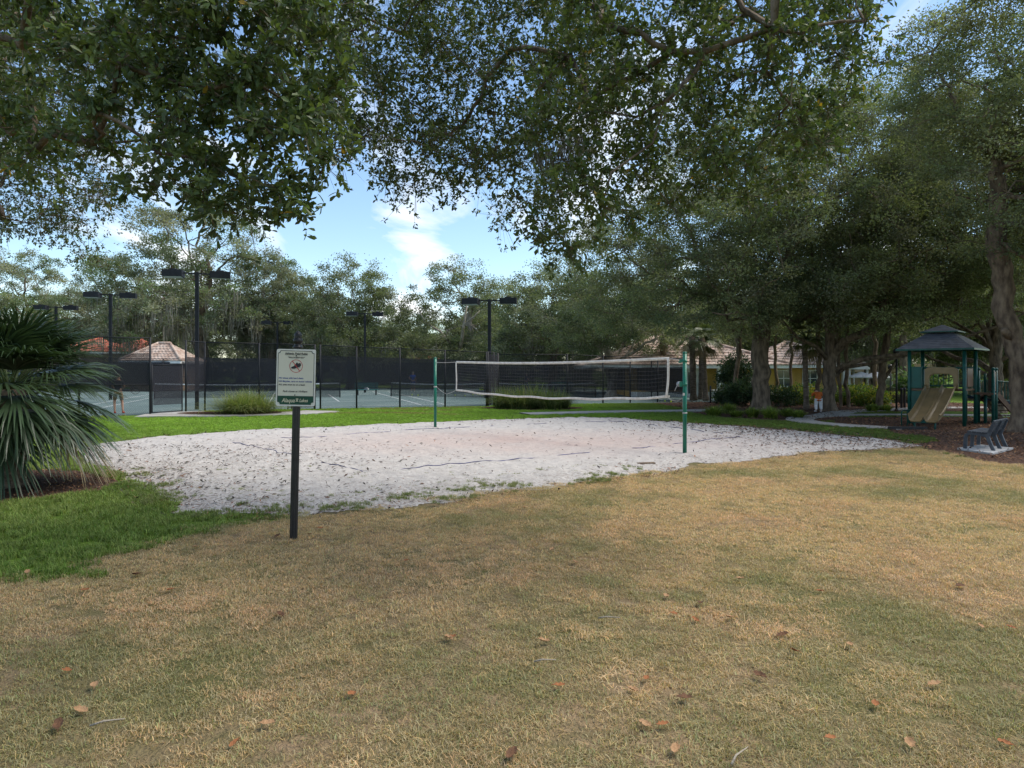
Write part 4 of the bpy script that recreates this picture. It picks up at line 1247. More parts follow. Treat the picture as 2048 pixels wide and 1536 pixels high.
def rosettes(A, per, nleaf, rng, rad, L, W, cols, shape, droop=0.35, yellow=0.004):
    """leaf whorls at twig ends around each anchor"""
    n = len(A) * per
    C0 = np.repeat(A, per, 0)
    off = rng.normal(0, 1, (n, 3)) * np.asarray(rad)[np.repeat(np.arange(len(A)), per)][:, None] * np.array([[1, 1.5, 1]])
    off[:, 2] -= np.abs(off[:, 2]) * 0.1
    K = C0 + off
    ax = unit(off + rng.normal(0, 0.25, (n, 3)) * 0.4 + np.array([[0, 0, -droop * 0.3]]))
    m = n * nleaf
    KK = np.repeat(K, nleaf, 0); AX = np.repeat(ax, nleaf, 0)
    D = unit(AX * 0.55 + unit(rng.normal(0, 1, (m, 3))) * 0.95)
    Nn = unit(rng.normal(0, 0.8, (m, 3)) + np.array([[0, 0, 0.7]]))
    base = KK - AX * (rng.random((m, 1)) * L * 1.3) + rng.normal(0, 0.006, (m, 3))
    l = rng.uniform(0.6, 1.25, m) * L; w = rng.uniform(0.75, 1.2, m) * W
    V, F, k = leaf_cards(base, D, Nn, l, w, 0.16, shape)
    pal = np.array(cols)
    cc = pal[np.repeat(rng.integers(0, len(pal), n), nleaf)] * rng.uniform(0.7, 1.35, (m, 1))
    ye = rng.random(m) < yellow
    cc[ye] = np.array([0.42, 0.26, 0.03]) * rng.uniform(0.6, 1.1, (ye.sum(), 1))
    # twigs
    TV, TF, _ = leaf_cards(C0, K - C0, unit(rng.normal(0, 1, (n, 3))), np.linalg.norm(K - C0, axis=1), np.full(n, 0.007), 0.3)
    return (V, F, np.repeat(cc, k, 0)), (TV, TF)

NEAR = [(0.075, 0.108, 0.035), (0.092, 0.128, 0.040), (0.064, 0.096, 0.036), (0.110, 0.145, 0.046), (0.075, 0.098, 0.048)]
DEEP = [(0.0694, 0.0963, 0.0336), (0.0851, 0.112, 0.037), (0.0582, 0.0851, 0.0325), (0.103, 0.1288, 0.0426)]

def hanging_oak(label, trunk, base_r, sets, seed, moss=None):
    rng = np.random.default_rng(seed)
    root = empty('overhanging_oak', (trunk[0][0], trunk[0][1], 0), 0, label, 'tree')
    o = np.array([trunk[0][0], trunk[0][1], 0.0])
    allA = np.concatenate([s['A'] for s in sets])
    hubs = []
    top = np.array(trunk[-1], float)
    ctr = allA.mean(0)
    for s in sets:                       # big limbs arch over from the trunk, above the picture
        c = s['A'].mean(0); c = np.array([c[0], c[1] * 0.62, c[2] + 4.0])
        for t in (0.35, 0.7):
            q = top * (1 - t) + c * t; q[2] += 2.2 * math.sin(PI * t) * 0.6
            hubs.append(q)
        hubs.append(c)
    mb = mst_wood(trunk, np.concatenate([np.array(hubs), allA]), rng, base_r, 0.30, 0.004, (10, 6, 4), 2.7, 0.030)
    mb.v = [(x - o[0], y - o[1], z) for x, y, z in mb.v]
    mb.build('trunk', M['bark'], root, True)
    for s in sets:
        A = s['A'] - o
        d = s['A'][:, 1]
        (V, F, T), (TV, TF) = rosettes(A, s['per'], s['nleaf'], rng, s['rad'] * d, s['L'], s['W'], s['cols'], s['shape'], yellow=s.get('yellow', 0.004))
        link('crown', np_mesh('crown', V, F, T), M['leaf_near'], root)
        link('twigs', np_mesh('twigs', TV, TF), M['bark'], root)
    if moss is not None:
        tag(link('moss', moss_mesh(moss - o, rng, 46, (0.25, 0.75), 0.09, 0.004), M['moss'], root), kind='stuff')
    return root

rngc = np.random.default_rng(77)
A_near = spread(-200, 700, -130, LOW_A, 50, lambda x, y, r: 4.4 + 0.9 * r.random() + 1.2 * max(0, (200 - x) / 300), rngc, drop=0.10, nz=0.24)
A_mid = spread(-220, 640, -130, [(p, min(q, 330) - 60) for p, q in LOW_A], 56, lambda x, y, r: 6.6 + 1.6 * r.random(), rngc, drop=0.3, nz=0.30)
A_fine = spread(-260, 300, 60, LOW_F, 40, lambda x, y, r: 10.5 + 2.5 * r.random(), rngc, drop=0.08, nz=0.26)
hanging_oak('oak reaching in above the fan palm with large close leaves', [(-9.5, 2.0, -0.1), (-9.4, 2.1, 1.5), (-9.2, 2.3, 3.0), (-8.7, 2.6, 4.6)], 0.24, [
    dict(A=A_near, per=21, nleaf=7, rad=0.0200, L=0.074, W=0.031, cols=NEAR, shape=7, yellow=0.004),
    dict(A=A_mid, per=30, nleaf=7, rad=0.0215, L=0.072, W=0.032, cols=DEEP, shape=4),
    dict(A=A_fine, per=46, nleaf=7, rad=0.0170, L=0.064, W=0.029, cols=DEEP + [(0.09, 0.08, 0.035)], shape=4)], 41)
B1 = spread(615, 1150, -120, LOW_B, 46, lambda x, y, r: 8.2 + 2.2 * r.random(), rngc, drop=0.07, nz=0.20)
B2 = spread(1100, 1760, -120, LOW_B, 48, lambda x, y, r: 6.3 + 2.4 * r.random(), rngc, drop=0.07, nz=0.18)
B3 = spread(640, 1700, -100, [(p, q - 70) for p, q in LOW_B], 60, lambda x, y, r: 9.8 + 2.0 * r.random(), rngc, drop=0.25, nz=0.22)
mossB = []
for px, py in ((1075, 340), (1088, 330), (1120, 300), (1130, 320), (1145, 350), (1158, 310), (1170, 330), (1190, 250), (1100, 250), (1150, 280)):
    d = 8.6 + rngc.random() * 0.6
    mossB.append((*XY(px, d), ZZ(py - 40, d)))
hanging_oak('oak spreading overhead above the volleyball net with hanging moss', [(5.5, -2.5, -0.1), (5.4, -2.3, 1.6), (5.1, -1.9, 3.4), (4.6, -1.2, 5.4)], 0.26, [
    dict(A=B1, per=40, nleaf=7, rad=0.0190, L=0.070, W=0.033, cols=DEEP, shape=4),
    dict(A=B2, per=34, nleaf=7, rad=0.0195, L=0.074, W=0.034, cols=NEAR[:3] + DEEP + OAK_BRIGHT[:2], shape=4, yellow=0.003),
    dict(A=B3, per=48, nleaf=7, rad=0.0230, L=0.072, W=0.035, cols=DEEP, shape=4)], 42, np.array(mossB))

# ------------------------------------------------------------------ shrubs, ferns, ornamental grass, hedges
def shrub(name, x, y, rx, ry, h, cols, label, seed, leaf=(0.12, 0.06), n=70, per=36, group=None, z0=0.15):
    rng = np.random.default_rng(seed)
    root = empty(name, (x, y, 0), 0, label, 'shrub', group)
    A = lobes_sample([((0, 0, h * 0.55), (rx, ry, h * 0.42)), ((rx * 0.5, 0, h * 0.4), (rx * 0.5, ry * 0.7, h * 0.32)), ((-rx * 0.5, 0, h * 0.42), (rx * 0.5, ry * 0.7, h * 0.34))], n, rng, 0.4)
    A[:, 2] = np.maximum(A[:, 2], z0)
    mb = MB()
    for a in A[::3]:
        mb.tube([(rng.normal(0, 0.08), rng.normal(0, 0.08), -0.05), (a[0] * 0.5, a[1] * 0.5, a[2] * 0.6), tuple(a)], [0.02, 0.014, 0.006], 4, False)
    mb.build('stems', M['bark'], root)
    V, F, T = clump_leaves(A, per, rng, 0.26, leaf[0], leaf[1], cols, 0.8, 0.4)
    V[:, 2] = np.maximum(V[:, 2], 0.02)
    link('foliage', np_mesh('foliage', V, F, T), M['leaf'], root)
    return root
DARK = [(0.030, 0.058, 0.034), (0.042, 0.074, 0.040), (0.055, 0.085, 0.042)]
shrub('magnolia_shrub', *XY(1474, 41.5), 1.15, 1.0, 3.2, DARK, 'tall dark glossy magnolia against the yellow wall', 201, (0.17, 0.075), 130, 40)
shrub('broadleaf_shrub', *XY(1482, 37.5), 0.95, 0.8, 1.35, DARK, 'dark broadleaf shrub beside the thick oak trunk', 202, (0.16, 0.07), 90, 36)
shrub('broadleaf_shrub', *XY(1450, 39.0), 0.45, 0.45, 1.0, DARK, 'dark broadleaf shrub near the white porch column', 203, (0.16, 0.07), 50, 36)
shrub('broadleaf_shrub', *XY(1560, 37.0), 1.0, 0.8, 1.1, DARK + [(0.05, 0.085, 0.03)], 'low dark shrub right behind the thick oak trunk', 204, (0.14, 0.06), 70, 36)
YEL = [(0.17, 0.20, 0.03), (0.10, 0.16, 0.03), (0.06, 0.11, 0.028), (0.24, 0.22, 0.03)]
GY = 'variegated shrubs in the garden'
for i, (px, d, w, h) in enumerate(((1585, 38.5, 1.0, 1.0), (1610, 39.5, 1.0, 1.0), (1640, 40, 1.0, 1.1), (1690, 38.5, 1.1, 1.1), (1722, 38, 1.2, 1.1), (1745, 37, 0.9, 0.9))):
    shrub('variegated_shrub', *XY(px, d), w, 0.8, h, YEL, 'yellow-green variegated shrub in the garden behind the oaks', 210 + i, (0.13, 0.07), 60, 36, GY)
shrub('broad_leaf_plant', *XY(1836, 45), 1.5, 0.9, 2.1, [(0.05, 0.10, 0.03), (0.09, 0.15, 0.045), (0.20, 0.24, 0.14)], 'tall banana-leaved plant behind the green slide tower', 220, (0.42, 0.13), 60, 18)
GU = 'undergrowth behind the courts'
for i, px in enumerate(range(-60, 1180, 92)):
    d = 84 + (i * 37 % 11)
    shrub('tall_shrub', *XY(px, d), 4.6, 2.0, 4.2 + (i * 13 % 5) * 0.3, OAK + OAK_GREY, 'tall grey-green undergrowth shrub behind the tennis courts', 230 + i, (0.26, 0.14), 120, 42, GU)
for i, px in enumerate(range(1500, 2200, 110)):
    d = 70 + (i * 29 % 9)
    shrub('tall_shrub', *XY(px, d), 4.0, 2.0, 3.8 + (i * 13 % 5) * 0.3, OAK + [(0.10, 0.15, 0.03)], 'tall green garden shrub beyond the playground', 250 + i, (0.26, 0.14), 120, 42, 'garden shrubs beyond the playground')

def grass_clump(name, x, y, r, h, n, w, cols, label, seed, cat='grass clump', group=None, droop=0.8):
    rng = np.random.default_rng(seed)
    az = rng.random(n) * 2 * PI; ln = rng.uniform(0.2, 1.15, n)
    hh = rng.uniform(0.6, 1.1, n) * h
    b = rng.normal(0, r * 0.16, (n, 2))
    d = np.stack([np.cos(az), np.sin(az), np.zeros(n)], 1)
    s = np.stack([-np.sin(az), np.cos(az), np.zeros(n)], 1) * w / 2
    pts = []
    for t, wf in ((0, 1), (0.35, 1), (0.7, 0.7), (1.0, 0.1)):
        z = hh * (t * 1.25 - droop * ln * t * t * 0.75)
        p = np.stack([b[:, 0], b[:, 1], np.zeros(n)], 1) + d * (r * ln * t ** 1.3)[:, None]
        p[:, 2] = np.maximum(z, 0.01) - 0.02 * (t == 0)
        pts += [p - s * wf, p + s * wf]
    V = np.stack(pts, 1).reshape(-1, 3)
    o = np.arange(n)[:, None] * 8
    F = np.concatenate([o + np.array([[2 * q, 2 * q + 1, 2 * q + 3, 2 * q + 2]]) for q in range(3)], 0)
    pal = np.array(cols); cc = pal[rng.integers(0, len(pal), n)] * rng.uniform(0.7, 1.3, (n, 1))
    o_ = link(name, np_mesh(name, V, F, np.repeat(cc, 8, 0)), M['leaf'])
    o_.location = (x, y, 0)
    return tag(o_, label, cat, group)
FG = [(0.17, 0.20, 0.065), (0.12, 0.165, 0.045), (0.24, 0.24, 0.10), (0.09, 0.13, 0.04)]
grass_clump('fountain_grass', *XY(493, 30.8), 2.6, 1.15, 2800, 0.014, FG, 'rounded fountain grass clump on the small bed by the court gate', 301, droop=1.25)
GF = 'grass clumps at the fence corner'
for i, (px, d, r, h) in enumerate(((1008, 35.2, 1.3, 1.15), (1040, 34.6, 1.3, 1.2), (1072, 35.0, 1.35, 1.25), (1100, 34.5, 1.3, 1.1), (1124, 35.2, 1.0, 0.9))):
    grass_clump('fountain_grass', *XY(px, d), r, h, 900, 0.018, FG[1:] + [(0.075, 0.12, 0.035)], 'fountain grass clump in the row at the fence corner', 310 + i, 'grass clump', GF, 1.15)
FERN = [(0.16, 0.215, 0.045), (0.21, 0.26, 0.055), (0.11, 0.16, 0.04)]
GE = 'ferns around the thick oak trunk'
for i, (px, by, r, h) in enumerate(((1428, 834, 0.55, 0.34), (1456, 830, 0.6, 0.38), (1473, 837, 0.4, 0.25), (1504, 838, 0.4, 0.36), (1541, 840, 0.5, 0.40), (1575, 836, 0.45, 0.30), (1596, 839, 0.4, 0.28), (1745, 826, 0.4, 0.3), (1772, 825, 0.35, 0.25))):
    grass_clump('fern', *G(px, by - 3), r * 1.2, h * 1.15, 320, 0.035, FERN, 'bright green fern clump in the bed around the oak trunks', 330 + i, 'fern', GE, 0.7)
grass_clump('palm_seedling', -8.55, 9.9, 0.5, 0.35, 60, 0.03, [(0.16, 0.15, 0.03), (0.10, 0.12, 0.03)], 'yellowing seedling at the foot of the fan palm', 345, 'plant')

def hedge(x0, y0, x1, y1, w, h, label, seed, top):
    rng = np.random.default_rng(seed)
    L = math.hypot(x1 - x0, y1 - y0)
    root = empty('clipped_hedge', ((x0 + x1) / 2, (y0 + y1) / 2, 0), math.atan2(y1 - y0, x1 - x0), label, 'hedge')
    n = int(L * 420)
    P = np.stack([rng.uniform(-L / 2, L / 2, n), rng.uniform(-w / 2, w / 2, n), rng.uniform(0.03, h, n)], 1)
    f = rng.integers(0, 3, n)
    P[f == 0, 2] = h + rng.normal(0, 0.03, (f == 0).sum())
    P[f == 1, 1] = -w / 2 + rng.normal(0, 0.03, (f == 1).sum())
    V, F, k = leaf_cards(P, rng.normal(0, 1, (n, 3)), unit(rng.normal(0, 0.7, (n, 3)) + np.array([[0, -0.2, 0.7]])), rng.uniform(0.07, 0.13, n), rng.uniform(0.04, 0.07, n))
    pal = np.array(DARK + [(0.05, 0.085, 0.03)]); cc = pal[rng.integers(0, len(pal), n)] * rng.uniform(0.8, 1.4, (n, 1))
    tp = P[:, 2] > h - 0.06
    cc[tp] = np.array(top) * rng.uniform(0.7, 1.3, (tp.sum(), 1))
    link('foliage', np_mesh('foliage', V, F, np.repeat(cc, k, 0)), M['leaf'], root)
    mb = MB(); mb.box(-L / 2 + 0.08, L / 2 - 0.08, -w / 2 + 0.1, w / 2 - 0.1, -0.05, h - 0.1)
    mb.build('twiggy_core', M['bark'], root)
    return root
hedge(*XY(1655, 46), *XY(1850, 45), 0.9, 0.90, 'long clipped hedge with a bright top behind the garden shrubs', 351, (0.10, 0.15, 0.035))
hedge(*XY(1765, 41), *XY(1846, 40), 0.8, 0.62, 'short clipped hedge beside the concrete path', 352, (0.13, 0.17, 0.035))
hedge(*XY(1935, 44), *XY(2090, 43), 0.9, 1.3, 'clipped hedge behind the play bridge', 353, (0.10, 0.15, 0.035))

# ================================================================== VOLLEYBALL
PL = Vector((*G(870.5, 858), 0)); PR = Vector((*G(1369.5, 912), 0))
net_dir = (PR - PL).normalized(); net_ang = math.atan2(net_dir.y, net_dir.x)
def volley_post(p, ang, label, winch):
    root = empty('volleyball_post', p, ang, label, 'post', 'posts of the volleyball net')
    MB().tube([(0, 0, -0.2), (0, 0, 2.38)], 0.047, 16).build('pole', M['green_paint'], root, True)
    MB().lathe([(0.05, 0), (0.052, 0.02), (0.045, 0.035), (0.02, 0.042)], 16, (0, 0, 2.37)).build('cap', M['green_paint'], root, True)
    if winch:
        mb = MB(); mb.box(-0.13, -0.03, -0.03, 0.03, 2.16, 2.24); mb.box(-0.16, -0.11, -0.02, 0.02, 2.15, 2.20)
        mb.build('pulley_bracket', M['green_paint'], root, bevel=0.006)
        MB().box(-0.12, -0.04, -0.045, 0.045, 1.60, 1.72).build('winch_bracket', M['green_paint'], root, bevel=0.006)
        w = MB(); w.tube([(-0.15, -0.03, 1.66), (-0.15, 0.03, 1.66)], 0.062, 18)
        wo = w.build('winch_wheel', M['steel'], root, True)
        MB().tube([(-0.15, -0.04, 1.66), (-0.20, -0.05, 1.58), (-0.24, -0.05, 1.50)], 0.010, 6).build('crank', M['steel'], wo, True)
        mb = MB(); mb.tube([(0, 0, 1.62), (0, 0, 1.69)], 0.056, 16); mb.tube([(0, 0, 2.17), (0, 0, 2.22)], 0.056, 16)
        mb.build('clamp', M['green_paint'], root, True)
        MB().box(-0.02, 0.025, -0.056, -0.045, 1.40, 1.46).build('sticker', M['white_tape'], root)
        MB().tube([(0, 0, 0.98), (0, 0, 1.01)], 0.055, 14).build('strap', M['rope'], root, True)
    else:
        mb = MB(); mb.tube([(0.03, 0, 2.24), (0.09, 0, 2.25), (0.10, 0, 2.21)], 0.012, 6)
        mb.build('hook', M['steel'], root, True)
        MB().tube([(0, 0, 1.40), (0, 0, 1.44)], 0.055, 14).build('strap', M['rope'], root, True)
    return root
volley_post(PL, net_ang, 'green steel post at the far end of the volleyball net', False)
volley_post(PR, net_ang, 'green steel post with crank winch at the near end of the net', True)

LEN = (PR - PL).length
T0, T1 = 0.118, 0.955
net = empty('volleyball_net', PL, net_ang, 'white-taped volleyball net hung slack between the green posts', 'net')
def s_top(t): return 2.24 + 0.02 * t - 0.07 * math.sin(PI * t)
def s_bot(t): return 1.335 + 0.01 * t - 0.135 * math.sin(PI * min(1, t * 1.02)) ** 0.8 + 0.012 * math.sin(t * 33)
def at(t): return (T0 + (T1 - T0) * t) * LEN
def tape(name, pts, w, th, axis):
    """flat band of cloth along pts: w tall (or wide), th thick"""
    mb = MB(); n = len(pts); vs_, fs_ = [], []
    for (x, y, z) in pts:
        for sy, sz in ((-1, -1), (1, -1), (1, 1), (-1, 1)):
            if axis == 'z': vs_.append((x, y + sy * th / 2, z + sz * w / 2))
            else: vs_.append((x + sz * w / 2, y + sy * th / 2, z))
    for i in range(n - 1):
        for k in range(4):
            a, b = i * 4 + k, i * 4 + (k + 1) % 4
            fs_.append((a, b, b + 4, a + 4))
    fs_ += [(3, 2, 1, 0), tuple((n - 1) * 4 + k for k in range(4))]
    mb._add(vs_, fs_)
    return mb.build(name, M['white_tape'], net, True)
tt = np.linspace(0, 1, 60)
tape('top_tape', [(at(t), 0.012 * math.sin(t * 14), s_top(t)) for t in tt], 0.068, 0.012, 'z')
tape('bottom_tape', [(at(t), 0.03 * math.sin(t * 21), s_bot(t)) for t in np.linspace(0, 1, 90)], 0.058, 0.014, 'z')
zz = np.linspace(0, 1, 14)
tape('side_tape', [(at(0) + 0.012 * math.sin(q * 5), 0, s_bot(0) + (s_top(0) - s_bot(0)) * q) for q in zz], 0.05, 0.012, 'x')
tape('side_tape', [(at(1) - 0.07 * (1 - q) + 0.02 * math.sin(q * 4), 0, s_bot(1) + (s_top(1) - s_bot(1)) * q) for q in zz], 0.058, 0.012, 'x')
nm = MB()
nv, nh = 84, 10
for i in range(1, nv):
    t = i / nv
    pts = [(at(t) + 0.010 * math.sin(q * 3.1 + i), 0.012 * math.sin(t * 14 + 3 * q), s_bot(t) + (s_top(t) - s_bot(t)) * q) for q in np.linspace(0, 1, 6)]
    nm.tube(pts, 0.0014, 3, False)
for j in range(1, nh):
    q = j / nh
    pts = [(at(t), 0.012 * math.sin(t * 14 + 3 * q), s_bot(t) + (s_top(t) - s_bot(t)) * q - 0.012 * math.sin(t * PI * 9) ** 2) for t in np.linspace(0, 1, 55)]
    nm.tube(pts, 0.0018, 3, False)
tag(nm.build('netting', M['net_cord'], net), kind='stuff')
def cord(pts, r=0.006, name='tie_cord'):
    return MB().tube(pts, r, 5, False).build(name, M['rope'], net, True)
cord([(0.09, 0, 2.235), (at(0) * 0.5, 0, 2.225), (at(0), 0, s_top(0))], 0.008)
cord([(0.05, 0, 1.42), (0.35, 0, 1.28), (0.62, 0, 1.19), (0.9, 0, 1.25), (at(0), 0, s_bot(0))])
cord([(at(1), 0, s_top(1)), (LEN - 0.12, 0, 2.22)], 0.008)
cord([(at(1) - 0.07, 0, s_bot(1)), (at(1) + 0.08, 0, 1.28), (LEN - 0.2, 0, 1.26), (LEN - 0.06, 0, 1.33), (LEN - 0.05, 0, 1.0)])

def ground_rope(pts, label, seed):
    r = np.random.default_rng(seed); P = [np.array(G(*p)) for p in pts]; out = []
    for i in range(len(P) - 1):
        for k in range(12):
            q = P[i] + (P[i + 1] - P[i]) * k / 12 + r.normal(0, 0.018, 2)
            zz_ = float(sand_h(q[0], q[1])) + 0.006 - 0.022 * (vnoise(q[0] * 1.6 + seed, q[1] * 1.6, 2) < 0.44)
            out.append((q[0], q[1], zz_))
    out.append((*P[-1], float(sand_h(P[-1][0], P[-1][1])) + 0.01))
    o = MB().tube(out, 0.009, 5).build('boundary_rope', M['blue_rope'], None, True)
    return tag(o, label, 'rope', 'boundary ropes of the sand court')
ground_rope([(445, 887), (560, 911), (725, 950)], 'navy boundary rope across the end of the sand court behind the sign', 1)
ground_rope([(760, 951), (900, 938), (1160, 915), (1300, 900), (1480, 879)], 'navy boundary rope along the side of the sand by the dry lawn', 2)
ground_rope([(445, 887), (620, 880), (870, 862), (1040, 853), (1235, 847)], 'navy boundary rope along the side of the sand by the courts', 3)
ground_rope([(1235, 847), (1350, 860), (1480, 879)], 'navy boundary rope across the end of the sand towards the oaks', 4)
ch = MB(); ch.box(-0.20, 0.20, -0.045, 0.045, 0.0, 0.035)
o = ch.build('bark_piece', M['bark_red'], None, bevel=0.012); o.location = (*G(1292, 933), 0.05); o.rotation_euler = (0.06, 0, 0.25)
tag(o, 'flat piece of reddish bark lying on the sand', 'bark')

# ================================================================== RULES SIGN
sx, sy = G(587, 1079)
sign = empty('rules_sign', (sx, sy, 0), R(3.0), 'cream athletic field rules sign on a black fluted post with finial', 'sign')
sign.rotation_euler = (0, R(1.25), R(3.0))
pm = MB(); n = 40
rings = []
for z in (-0.2, 2.26):
    rings.append([((0.046 - 0.0045 * (k % 4 in (1, 2))) * math.cos(2 * PI * k / n), (0.046 - 0.0045 * (k % 4 in (1, 2))) * math.sin(2 * PI * k / n), z) for k in range(n)])
pm._add(rings[0] + rings[1], [(k, (k + 1) % n, n + (k + 1) % n, n + k) for k in range(n)] + [tuple(range(n, 2 * n))])
pm.build('post', M['black'], sign)
MB().lathe([(0.058, 0), (0.062, 0.012), (0.048, 0.02), (0.040, 0.032), (0.034, 0.045), (0.050, 0.058), (0.056, 0.075), (0.056, 0.095), (0.045, 0.108), (0.042, 0.118), (0.046, 0.13), (0.044, 0.155), (0.030, 0.178), (0.014, 0.195), (0.006, 0.20)], 18, (0, 0, 2.255)).build('finial', M['black'], sign, True)
BW, BH, BZ = 0.448, 0.665, 1.905          # board width, height, centre height
def rrect(w, h, r, n=6):
    pts = []
    for cx_, cz_, a0 in ((w / 2 - r, -h / 2 + r, -90), (w / 2 - r, h / 2 - r, 0), (-w / 2 + r, h / 2 - r, 90), (-w / 2 + r, -h / 2 + r, 180)):
        for k in range(n + 1):
            a = R(a0 + 90 * k / n)
            pts.append((cx_ + r * math.cos(a), cz_ + r * math.sin(a)))
    return pts
board = MB().prism([(x, z + BZ) for x, z in rrect(BW, BH, 0.022)], -0.058, -0.048).build('board', M['sign_white'], sign)
YF = -0.0595
def onboard(px, py):
    """spot on the board from the enlarged view of it (165..800, 350..1300)"""
    return ((px - 482.5) / 635.0 * BW, BZ + (825.0 - py) / 950.0 * BH)
def flat(name, pts, m, y=YF, parent=board):
    mb = MB(); mb.face([(x, y, z) for x, z in pts])
    return mb.build(name, M[m], parent)
def notched(x0, x1, y0, y1, c, bot=True, top=True):
    P = []
    def corner(px, py, sx_, sy_, on):
        if not on: return [onboard(px, py)]
        out = []
        for k in range(6):
            a = k / 5 * PI / 2
            out.append(onboard(px + sx_ * c * math.cos(a), py + sy_ * c * math.sin(a)))
        return out
    P += corner(x0, y0, 1, 1, top)[::-1]
    P += corner(x1, y0, -1, 1, top)
    P += corner(x1, y1, -1, -1, bot)[::-1]
    P += corner(x0, y1, 1, -1, bot)
    return P
flat('border', notched(186, 780, 374, 1276, 40), 'sign_ink', -0.0588)
flat('face', notched(195, 771, 384, 1268, 40, bot=False), 'sign_cream', -0.0592)
bnr = notched(192, 774, 1130, 1272, 38, top=False)
flat('banner', bnr, 'sign_green', -0.0598)
def lettering(text, px, py, size, m, align='LEFT', width=None, shear=0.0, bold=0.0, name='lettering'):
    cu = bpy.data.curves.new(name, 'FONT')
    cu.body = text; cu.align_x = align; cu.align_y = 'CENTER'; cu.size = size; cu.shear = shear; cu.offset = bold; cu.resolution_u = 2
    tmp = bpy.data.objects.new('tmp_text', cu); COL.objects.link(tmp)
    dg = bpy.context.evaluated_depsgraph_get(); dg.update()
    me = bpy.data.meshes.new_from_object(tmp.evaluated_get(dg))
    bpy.data.objects.remove(tmp); bpy.data.curves.remove(cu)
    me.name = name
    xs_ = [v.co.x for v in me.vertices]
    f = 1.0
    if width:
        f = width / 635.0 * BW / max(1e-6, max(xs_) - min(xs_))
    x0, z0 = onboard(px, py)
    for v in me.vertices:
        v.co = (x0 + v.co.x * f, -0.0606, z0 + v.co.y)
    me.materials.clear(); me.materials.append(M[m])
    o = bpy.data.objects.new(name, me); COL.objects.link(o); o.parent = board
    return o
lettering('Athletic Field Rules', 485, 425, 0.034, 'sign_ink', 'CENTER', 370, bold=0.0010)
flat('underline', [onboard(300, 449), onboard(670, 449), onboard(670, 444), onboard(300, 444)], 'sign_ink', -0.0602)
lettering('"PROHIBITED"', 488, 491, 0.026, 'sign_ink', 'CENTER', 275, bold=0.0007)
cxp, czp = onboard(484, 632)
ring = MB(); r0, r1, nn = 0.0765, 0.0700, 36
vs_ = [(cxp + r * math.cos(2 * PI * k / nn), -0.0607, czp + r * math.sin(2 * PI * k / nn)) for r in (r0, r1) for k in range(nn)]
ring._add(vs_, [(k, (k + 1) % nn, nn + (k + 1) % nn, nn + k) for k in range(nn)])
dx, dz, hw = 0.72 * 0.060, 0.82 * 0.085, 0.0042
ring.face([(cxp - dx - hw, -0.0609, czp + dz * 0.8), (cxp - dx + hw, -0.0609, czp + dz * 0.8 + 0.004), (cxp + dx + hw, -0.0609, czp - dz * 0.8), (cxp + dx - hw, -0.0609, czp - dz * 0.8 - 0.004)])
ring.build('prohibition_ring', M['sign_red'], board)
shoe = [(400, 655), (425, 640), (450, 628), (470, 605), (485, 575), (505, 570), (515, 590), (535, 580), (553, 578), (565, 600), (562, 632), (540, 645), (505, 655), (480, 668), (440, 676), (410, 672)]
so = flat('cleat_pictogram', [onboard(*p) for p in shoe], 'sign_ink', -0.0604)
cl = MB()
for px_ in (418, 440, 462, 484, 520, 545):
    a = onboard(px_, 668 - max(0, px_ - 470) * 0.32); cl.face([(a[0] - 0.003, -0.0604, a[1]), (a[0] + 0.003, -0.0604, a[1]), (a[0] + 0.001, -0.0604, a[1] - 0.015), (a[0] - 0.002, -0.0604, a[1] - 0.015)])
cl.build('cleat_studs', M['sign_ink'], board)
lettering('NO shoes with hard cleats', 206, 834, 0.026, 'sign_blue', 'LEFT', 400, bold=0.0009)
lettering('NO Bicycles, carts or motor vehicles', 206, 889, 0.026, 'sign_blue', 'LEFT', 544, bold=0.0009)
lettering('ALL pets must be on a leash', 206, 944, 0.026, 'sign_ink', 'LEFT', 432, bold=0.0009)
lettering('Park closes at 10:00pm', 475, 1055, 0.029, 'sign_ink', 'CENTER', 400, shear=0.2, bold=0.0009)
lettering('Alaqua', 262, 1208, 0.066, 'sign_gold', 'LEFT', 215, shear=0.25, bold=0.0008)
lettering('Lakes', 548, 1206, 0.054, 'sign_gold', 'LEFT', 138, shear=0.2, bold=0.0008)
em = MB()
em.face([(*((onboard(480, 1222))[:1]), -0.0605, onboard(480, 1222)[1])] + [(onboard(a, b)[0], -0.0605, onboard(a, b)[1]) for a, b in ((540, 1222), (520, 1208), (518, 1180), (506, 1180), (504, 1206))])
for a0 in range(0, 181, 30):
    bx, bz = onboard(512, 1182); a = R(a0); L_ = 0.024
    em.face([(bx - 0.003 * math.sin(a), -0.0606, bz + 0.003 * math.cos(a)), (bx + L_ * math.cos(a), -0.0606, bz + L_ * math.sin(a) * 0.8 - 0.006), (bx + 0.003 * math.sin(a), -0.0606, bz - 0.003 * math.cos(a))])
em.build('tree_emblem', M['sign_gold'], board)
for px_, py_ in ((485, 461), (475, 1115)):
    bx, bz = onboard(px_, py_)
    mb = MB(); mb.tube([(bx, -0.057, bz), (bx, -0.066, bz)], 0.0075, 8); mb.build('bolt', M['black'], board)

